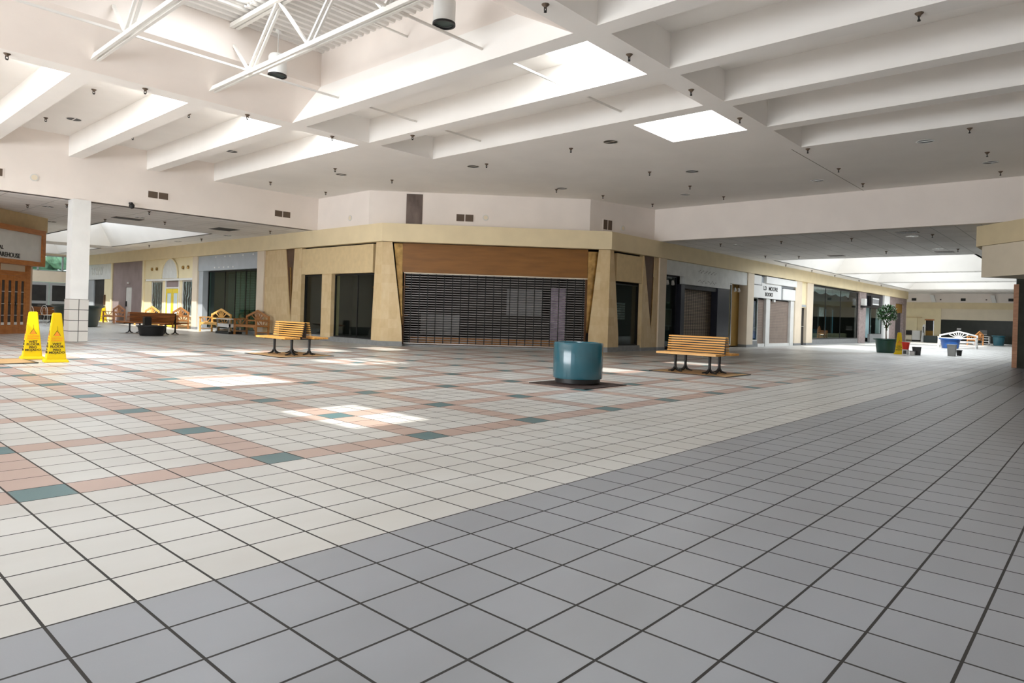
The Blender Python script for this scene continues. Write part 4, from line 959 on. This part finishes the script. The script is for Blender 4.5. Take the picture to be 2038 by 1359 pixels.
def gable_bench(label, loc, rz, m_, W=1.8, D=.58):
    """garden bench with a gabled fan back; sits facing local -y"""
    t = thing('gabled_bench', label, 'bench', loc, rz)
    s = MB()
    for i in range(6): y = -D / 2 + .03 + i * .092; s.box(-W / 2 + .06, W / 2 - .06, y, y + .078, .40, .425)
    s.build('seat', m_, t)
    a = MB(); a.box(-W / 2 + .06, W / 2 - .06, -D / 2, -D / 2 + .03, .33, .40)
    a.prism([(-W / 2 + .06, -D / 2, .33), (-W / 2 + .06, -D / 2, .22), (-W / 2 + .2, -D / 2, .33)], [(-W / 2 + .06, -D / 2 + .03, .33), (-W / 2 + .06, -D / 2 + .03, .22), (-W / 2 + .2, -D / 2 + .03, .33)])
    a.prism([(W / 2 - .06, -D / 2, .33), (W / 2 - .06, -D / 2, .22), (W / 2 - .2, -D / 2, .33)], [(W / 2 - .06, -D / 2 + .03, .33), (W / 2 - .06, -D / 2 + .03, .22), (W / 2 - .2, -D / 2 + .03, .33)])
    a.build('apron', m_, t)
    b = MB(); yb = D / 2 - .03
    b.box(-W / 2 + .06, W / 2 - .06, yb - .015, yb + .02, .56, .62)
    b.bar((-W / 2 + .03, yb, .76), (0, yb, 1.00), .045, .085).bar((W / 2 - .03, yb, .76), (0, yb, 1.00), .045, .085)
    b.build('back_frame', m_, t)
    f = MB()
    for k in range(1, 8):
        an = math.pi * k / 8; r = 1.0
        dx = math.cos(an); dz = math.sin(an)
        lim = min((.93 - .6) / max(.2, dz + abs(dx) * .27), 2.0)
        f.bar((.10 * dx, yb, .61 + .02 * dz), (lim * dx * 1.0, yb, .61 + lim * dz), .022, .04)
    f.build('fan_slats', m_, t)
    for sx in (-1, 1):
        MB().box(sx * W / 2 - .035, sx * W / 2 + .035, yb - .03, yb + .035, 0, .80).build('leg', m_, t)
        MB().box(sx * W / 2 - .035, sx * W / 2 + .035, -D / 2, -D / 2 + .065, 0, .62).build('leg', m_, t)
        MB().box(sx * W / 2 - .045, sx * W / 2 + .045, -D / 2 - .03, yb, .62, .66).build('armrest', m_, t)
        e = MB(); x = sx * W / 2
        e.box(x - .02, x + .02, -D / 2 + .06, yb - .03, .36, .42).box(x - .015, x + .015, -D / 2 + .06, yb - .03, .12, .16)
        e.bar((x, 0, .42), (x, 0, .62), .025, .03).bar((x, -.04, .42), (x, -.2, .62), .025, .03).bar((x, .04, .42), (x, .2, .62), .025, .03)
        e.build('side_panel', m_, t)
    return t
NX = -math.pi / 2
gable_bench('golden gabled bench in front of the green glass shop', (12.42, 26.35, 0), NX, 'golden')
gable_bench('dark brown gabled bench in front of the wide stone slab', (12.5, 23.25, 0), NX, 'teak')
gable_bench('brown gabled bench right of the yellow door, below a swirl painted window', (12.55, 31.0, 0), NX, 'teak')
gable_bench('golden gabled bench half hidden behind the long red brown bench', (12.55, 34.6, 0), NX, 'golden')
gable_bench('faded red gabled bench in front of the mauve hoarding', (12.45, 39.2, 0), NX, 'teakred')
gable_bench('white gabled bench behind the blue planter tub', (47.4, 4.2, 0), NX, 'white', 1.9)
t = gable_bench('brown gabled bench at the far glass, right of the white bench', (58.6, 4.75, 0), math.radians(170), 'teak', 1.5)
# low stand between the golden and dark benches
t = thing('display_stand', 'low pale topped stand between golden and dark brown benches', 'stand', (12.3, 24.75, 0))
MB().box(12.0, 12.6, 24.2, 25.4, .60, .63).build('top', 'white', t, world=True)
MB().box(12.05, 12.55, 24.22, 25.38, .28, .42).build('shelf', 'offwhite', t, world=True)
for x in (12.05, 12.5):
    for y in (24.22, 25.33): MB().box(x, x + .05, y, y + .05, .1, .60).build('post', 'chrome', t, world=True)
MB().box(12.02, 12.58, 24.2, 25.4, 0, .1).build('base', 'black', t, world=True)

# ------------------------------------------------------------------ planters and pots
t = thing('planter', 'large round glossy teal planter drum on a square iron grate', 'planter', (8.78, 4.12, .012))
MB().lathe([(.39, .02), (.39, .10), (.36, .10)], 48).build('base_ring', 'black', t, smooth=True)
MB().lathe([(.34, .095), (.425, .095), (.43, .13), (.43, .68), (.42, .71), (.375, .71), (.36, .69), (.355, .45), (0, .45)], 64).build('drum', 'teal', t, smooth=True)
MB().lathe([(0, .46), (.355, .46)], 32).build('soil', 'soil', t)
t = thing('tree_grate', 'square dark iron grate under the teal planter', 'grate', (8.72, 4.06, 0))
g = MB(); W = .60
for i in range(30):
    x = -W + .02 + i * (2 * W - .04) / 29
    g.box(x - .012, x + .012, -W, W, .0, .010)
g.box(-W, W, -W, -W + .04, 0, .012).box(-W, W, W - .04, W, 0, .012).box(-W, -W + .04, -W, W, 0, .012).box(W - .04, W, -W, W, 0, .012)
g.build('bars', 'grate', t)
MB().box(-W + .01, W - .01, -W + .01, W - .01, 0, .003).build('pit', 'dark', t)

def tub(label, loc, r, h, m_, rim=.05, name='planter_tub'):
    t = thing(name, label, 'planter', loc)
    MB().lathe([(0, 0), (r * .74, 0), (r * .80, .04 * h), (r * .95, h * .88), (r * 1.02 + rim, h * .93), (r * 1.02 + rim, h), (r * .95, h), (r * .93, h * .85), (0, h * .85)], 40).build('tub', m_, t, smooth=True)
    MB().lathe([(0, h * .86), (r * .93, h * .86)], 24).build('soil', 'soil', t)
    return t
tub('big dark green planter tub half hidden behind the tiled column', (8.9, 32.6, 0), .98, .98, 'darkpot')
tub('low black bowl in front of the long red brown bench', (8.70, 23.2, 0), .48, .36, 'black', .02)
tag(MB().box(-.12, .12, -.12, .12, 0, .66).build('litter_bin', 'black', bevel=.02), 'slim black bin standing by the black bowl', 'bin').location = (8.85, 24.08, 0)
tub('dark green planter tub holding a small fig tree, in the right corridor', (32.75, 4.75, 0), .46, .62, 'green')
t = thing('potted_tree', 'small leafy fig tree growing in the dark green tub', 'plant', (32.75, 4.75, .54))
MB().tube([(0, 0, 0), (.03, .02, .35), (-.02, 0, .7), (.02, -.02, 1.05)], [.028, .024, .02, .012], 7).tube([(-.02, 0, .6), (.12, .15, .95)], [.014, .008], 6).tube([(0, 0, .5), (-.14, -.12, .85)], [.014, .008], 6).build('trunk', 'bark', t, smooth=True)
lf = MB()
for i in range(950):
    while True:
        p = Vector((random.uniform(-.42, .42), random.uniform(-.42, .42), random.uniform(-.62, .5)))
        rad = .40 if p.z > -.15 else .22
        if (p.x / rad) ** 2 + (p.y / rad) ** 2 + (p.z / .62) ** 2 < 1: break
    c = p + Vector((0, 0, 1.08)); a = Vector((random.uniform(-1, 1), random.uniform(-1, 1), random.uniform(-.9, .3))).normalized() * .08
    b = a.cross(Vector((random.uniform(-.3, .3), random.uniform(-.3, .3), 1))).normalized() * .03
    v = [lf.bm.verts.new(q) for q in (c - a, c + b, c + a, c - b)]
    lf.bm.faces.new(v)
lf.build('foliage', 'leaf', t)
tub('blue planter tub in front of the white gabled bench', (45.9, 4.35, 0), .53, .58, 'blue')
tub('teal tub at the right end of the far glass front', (60.5, 3.55, 0), .40, .75, 'teal')

# ------------------------------------------------------------------ wet floor cones
def cone(label, loc, rz, h=.93):
    t = thing('wet_floor_cone', label, 'cone', loc, rz)
    bw, tw = .155, .068
    p0 = [(-bw, -bw, .05), (bw, -bw, .05), (bw, bw, .05), (-bw, bw, .05)]; p1 = [(-tw, -tw, h), (tw, -tw, h), (tw, tw, h), (-tw, tw, h)]
    bd = MB().hexa(p0 + p1).build('body', 'cone', t, bevel=.012)
    MB().hexa([(-.20, -.20, 0), (.20, -.20, 0), (.20, .20, 0), (-.20, .20, 0), (-.175, -.175, .06), (.175, -.175, .06), (.175, .175, .06), (-.175, .175, .06)]).build('foot', 'cone', t, bevel=.012)
    k = (bw - tw) / (h - .05); up = Vector((0, k, 1)).normalized()
    for face in (0, 1):
        rot = Matrix.Rotation(-math.pi / 2 * face, 4, 'Z')
        def at(z, off=.004): return rot @ Vector((0, -(bw - (z - .05) * k) - off, z))
        u = rot @ Vector((1, 0, 0)); upv = rot @ up
        nb = upv.cross(u)
        mw = t.matrix_basis
        W3 = lambda p: mw @ p
        R3 = lambda v: mw.to_3x3() @ v
        for s, z, sz in (('WET', .345, .060), ('FLOOR', .295, .060), ('PISO', .235, .056), ('MOJADO', .185, .056)):
            text('lettering', s, sz, 'ink', bd, W3(at(z)), R3(u), R3(upv), .001, 1.1)
        text('lettering', 'CAUTION', .036, 'conered', bd, W3(at(.455)), R3(u), R3(upv), .001, 1.1)
        text('lettering', 'CUIDADO', .036, 'conered', bd, W3(at(.41)), R3(u), R3(upv), .001, 1.1)
        b = MB()
        def q(dx, z): return at(z) + u * dx
        b.bar(q(-.055, .50), q(0, .60), .005, .004).bar(q(.055, .50), q(0, .60), .005, .004)
        b.bar(q(0, .60), q(0, .68), .004, .003)
        b.build('warning_outline', 'ink', bd)
        b = MB(); b.prism([q(-.05, .495), q(.05, .495), q(0, .585)], [q(-.05, .495) + u.cross(upv) * .001, q(.05, .495) + u.cross(upv) * .001, q(0, .585) + u.cross(upv) * .001])
        b.build('warning_triangle', 'conered', bd)
    return t
cone('yellow wet floor cone, rear one of the left pair, touching the floor patch', (2.83, 13.0, 0), math.radians(-7))
cone('yellow wet floor cone, front one of the left pair', (3.0, 12.08, 0), math.radians(-7))
cone('yellow wet floor cone in the right corridor before the green tub', (31.75, 4.02, 0), math.radians(-75))

cone('yellow wet floor cone far down the left wing, beside the faded red gabled bench', (12.6, 41.4, 0), math.radians(-30))
# ------------------------------------------------------------------ small things in the right corridor
def bucket(name, label, loc, r0, r1, h, m_, cat='bucket', n=24):
    t = thing(name, label, cat, loc)
    MB().lathe([(0, 0), (r0, 0), (r1, h), (r1 - .012, h), (r0 - .012, .015), (0, .015)], n).build('pail', m_, t, smooth=True)
    MB().lathe([(r1, h - .03), (r1 + .015, h - .03), (r1 + .015, h), (r1, h)], n).build('rim', m_, t)
    return t
t = thing('crate', 'small white crate under the red bucket in the right corridor', 'crate', (31.0, 3.62, 0))
MB().box(-.14, .14, -.10, .10, .02, .24).build('body', 'white', t); MB().box(-.145, -.139, -.06, .06, .06, .2).build('label_patch', 'charcoal', t)
bucket('bucket', 'red bucket standing on the small white crate', (31.0, 3.62, .24), .11, .15, .30, 'red')
t = thing('crate', 'tiny pale box on the floor between red bucket and charcoal bin', 'crate', (31.35, 3.44, 0))
MB().box(-.1, .1, -.09, .09, 0, .16).build('body', 'offwhite', t); MB().box(-.1, .1, -.11, .11, .16, .19).build('lid', 'charcoal', t)
t = thing('waste_bin', 'square charcoal bin right of the red bucket', 'bin', (31.75, 3.36, 0), math.radians(10))
MB().hexa([(-.14, -.14, 0), (.14, -.14, 0), (.14, .14, 0), (-.14, .14, 0), (-.165, -.165, .34), (.165, -.165, .34), (.165, .165, .34), (-.165, .165, .34)]).build('body', 'charcoal', t)
MB().box(-.175, .175, -.175, .175, .33, .355).build('rim', 'charcoal', t)
t = thing('waste_bin', 'tall grey bin in front of the blue tub', 'bin', (33.2, 2.33, 0))
MB().hexa([(-.12, -.13, 0), (.12, -.13, 0), (.12, .13, 0), (-.12, .13, 0), (-.15, -.16, .47), (.15, -.16, .47), (.15, .16, .47), (-.15, .16, .47)]).build('body', 'greyplastic', t)
MB().box(-.16, .16, -.17, .17, .46, .49).build('rim', 'greyplastic', t)
bucket('waste_bin', 'small black bin beside the tall grey bin', (34.0, 2.18, 0), .09, .11, .24, 'black', 'bin')
t = thing('shopping_cart', 'wire shopping cart beside the teal tub at the far right', 'cart', (60.3, 4.3, 0))
b = MB()
for x in (-.3, .3):
    for y in (-.2, .2): b.tube([(x, y, .08), (x, y, .65)], .014, 6)
for z in (.3, .48, .65):
    b.tube([(-.3, -.2, z), (.3, -.2, z)], .01, 6).tube([(-.3, .2, z), (.3, .2, z)], .01, 6).tube([(-.3, -.2, z), (-.3, .2, z)], .01, 6).tube([(.3, -.2, z), (.3, .2, z)], .01, 6)
b.build('basket', 'chrome', t)
for x in (-.28, .28):
    for y in (-.18, .18): MB().tube([(x, y - .015, .05), (x, y + .015, .05)], .05, 10).build('wheel', 'black', t)
# wire cafe chairs and table behind the cones
def wire_chair(label, loc, rz):
    t = thing('cafe_chair', label, 'chair', loc, rz)
    MB().lathe([(0, .44), (.19, .44), (.20, .455), (.19, .47), (0, .47)], 20).build('seat', 'offwhite', t, smooth=True)
    b = MB(); pts = [(-.2, .17, .46)] + [(-.24 * math.cos(math.pi * i / 10), .2, .62 + .30 * math.sin(math.pi * i / 10)) for i in range(11)] + [(.2, .17, .46)]
    b.tube(pts, .013, 6); pts = [(.55 * x, y, .46 + (z - .46) * .8) for x, y, z in pts]; b.tube(pts, .009, 6)
    b.build('back_hoop', 'offwhite', t)
    for a in range(4):
        an = math.pi / 4 + a * math.pi / 2
        MB().tube([(.15 * math.cos(an), .15 * math.sin(an), .45), (.22 * math.cos(an), .22 * math.sin(an), 0)], .012, 6).build('leg', 'offwhite', t)
    return t
wire_chair('white wire cafe chair behind the cones, far left', (7.8, 35.4, 0), math.radians(120))
wire_chair('white wire cafe chair behind the cones, second from left', (8.3, 34.9, 0), math.radians(110))
wire_chair('white wire cafe chair facing the camera left of the column', (9.4, 36.6, 0), math.radians(-20))
wire_chair('white wire cafe chair partly hidden by the column', (9.75, 34.9, 0), math.radians(-60))
t = thing('cafe_table', 'white topped cafe table between the wire chairs', 'table', (9.05, 35.7, 0))
MB().lathe([(0, .70), (.40, .70), (.40, .725), (0, .725)], 28).build('table_top', 'offwhite', t)
MB().tube([(0, 0, .02), (0, 0, .70)], .03, 10).build('pedestal', 'black', t)
MB().lathe([(0, 0), (.22, 0), (.20, .03), (0, .04)], 20).build('foot', 'black', t)
t = thing('service_counter', 'dark low counter behind the wire chairs', 'counter', (10.2, 41.0, 0))
MB().box(9.3, 11.6, 40.4, 41.0, .1, .85).build('body', 'dark', t, world=True)
MB().box(9.25, 11.65, 40.35, 41.05, .85, .90).build('top', 'charcoal', t, world=True)

# ------------------------------------------------------------------ light: sky, sun, daylight down the roof lights, added fill
wd = bpy.data.worlds.new('World'); SC.world = wd; wd.use_nodes = True
bg = wd.node_tree.nodes['Background']; bg.inputs[0].default_value = (0.78, 0.89, 1.0, 1); bg.inputs[1].default_value = 1.6
def area(name, x, y, z, sx, sy, L, rot=(0, 0, 0), col=(0.965, 0.985, 1.0)):
    l = bpy.data.lights.new(name, 'AREA'); l.shape = 'RECTANGLE'; l.size = sx; l.size_y = sy
    l.energy = L * math.pi * sx * sy; l.color = col
    o = bpy.data.objects.new(name, l); COL.objects.link(o); o.location = (x, y, z); o.rotation_euler = rot
    return o
LS = 8.5; WL = 9.0
for x0, x1, y0, y1 in sky: area('skylight', (x0 + x1) / 2, (y0 + y1) / 2, 6.44, x1 - x0, y1 - y0, LS)
for x0, x1, y0, y1 in fillsky[:4]: area('skylight', (x0 + x1) / 2, (y0 + y1) / 2, 6.44, x1 - x0, y1 - y0, LS * .15)  # weak fill lamps under the lids of the added skylights
for x0, x1, y0, y1 in decksky: area('skylight', (x0 + x1) / 2, (y0 + y1) / 2, 6.68, x1 - x0, y1 - y0, 5.0)
for x0, x1, y0, y1 in wr: area('roof_light', (x0 + x1) / 2, (y0 + y1) / 2, 5.34, x1 - x0 - 2.3, y1 - y0 - 2.3, 2.1)
for x0, x1, y0, y1 in wl: area('roof_light', (x0 + x1) / 2, (y0 + y1) / 2, 5.34, x1 - x0 - 1.8, y1 - y0 - 1.8, 1.9, col=(.9, .95, 1))
area('left_fill', -12.1, 10.5, 1.8, 3.6, 15, WL, (0, math.radians(-90), 0), (.95, .98, 1))  # added fill lamp, out of view at the left wall
sl = bpy.data.lights.new('sun', 'SUN'); sl.energy = 4.5; sl.angle = math.radians(0.6); sl.color = (1, .96, .88)
so = bpy.data.objects.new('sun', sl); COL.objects.link(so)
so.rotation_euler = Vector((0.63, 0.27, -1.0)).to_track_quat('-Z', 'Y').to_euler()

# ------------------------------------------------------------------ camera
cam = bpy.data.cameras.new('camera'); co = bpy.data.objects.new('camera', cam); COL.objects.link(co)
yaw, roll, fpx = 0.7320128, math.radians(1.8), 1334.21
fw = Vector((math.cos(yaw), math.sin(yaw), 0)); rt = Vector((math.sin(yaw), -math.cos(yaw), 0)); up = Vector((0, 0, 1))
r2 = rt * math.cos(roll) + up * math.sin(roll); u2 = up * math.cos(roll) - rt * math.sin(roll)
co.matrix_world = Matrix(((r2.x, u2.x, -fw.x, -0.68438), (r2.y, u2.y, -fw.y, -2.80661), (r2.z, u2.z, -fw.z, 1.16173), (0, 0, 0, 1)))
cam.sensor_width = 36; cam.lens = fpx * 36 / 2038; cam.shift_y = -52.975 / 2038
cam.clip_start = .05; cam.clip_end = 300
SC.camera = co
SC.cycles.diffuse_bounces = 6
SC.view_settings.view_transform = 'Standard'; SC.view_settings.look = 'None'
SC.view_settings.gamma = 1; SC.view_settings.use_curve_mapping = False
SC.view_settings.exposure = 0.6
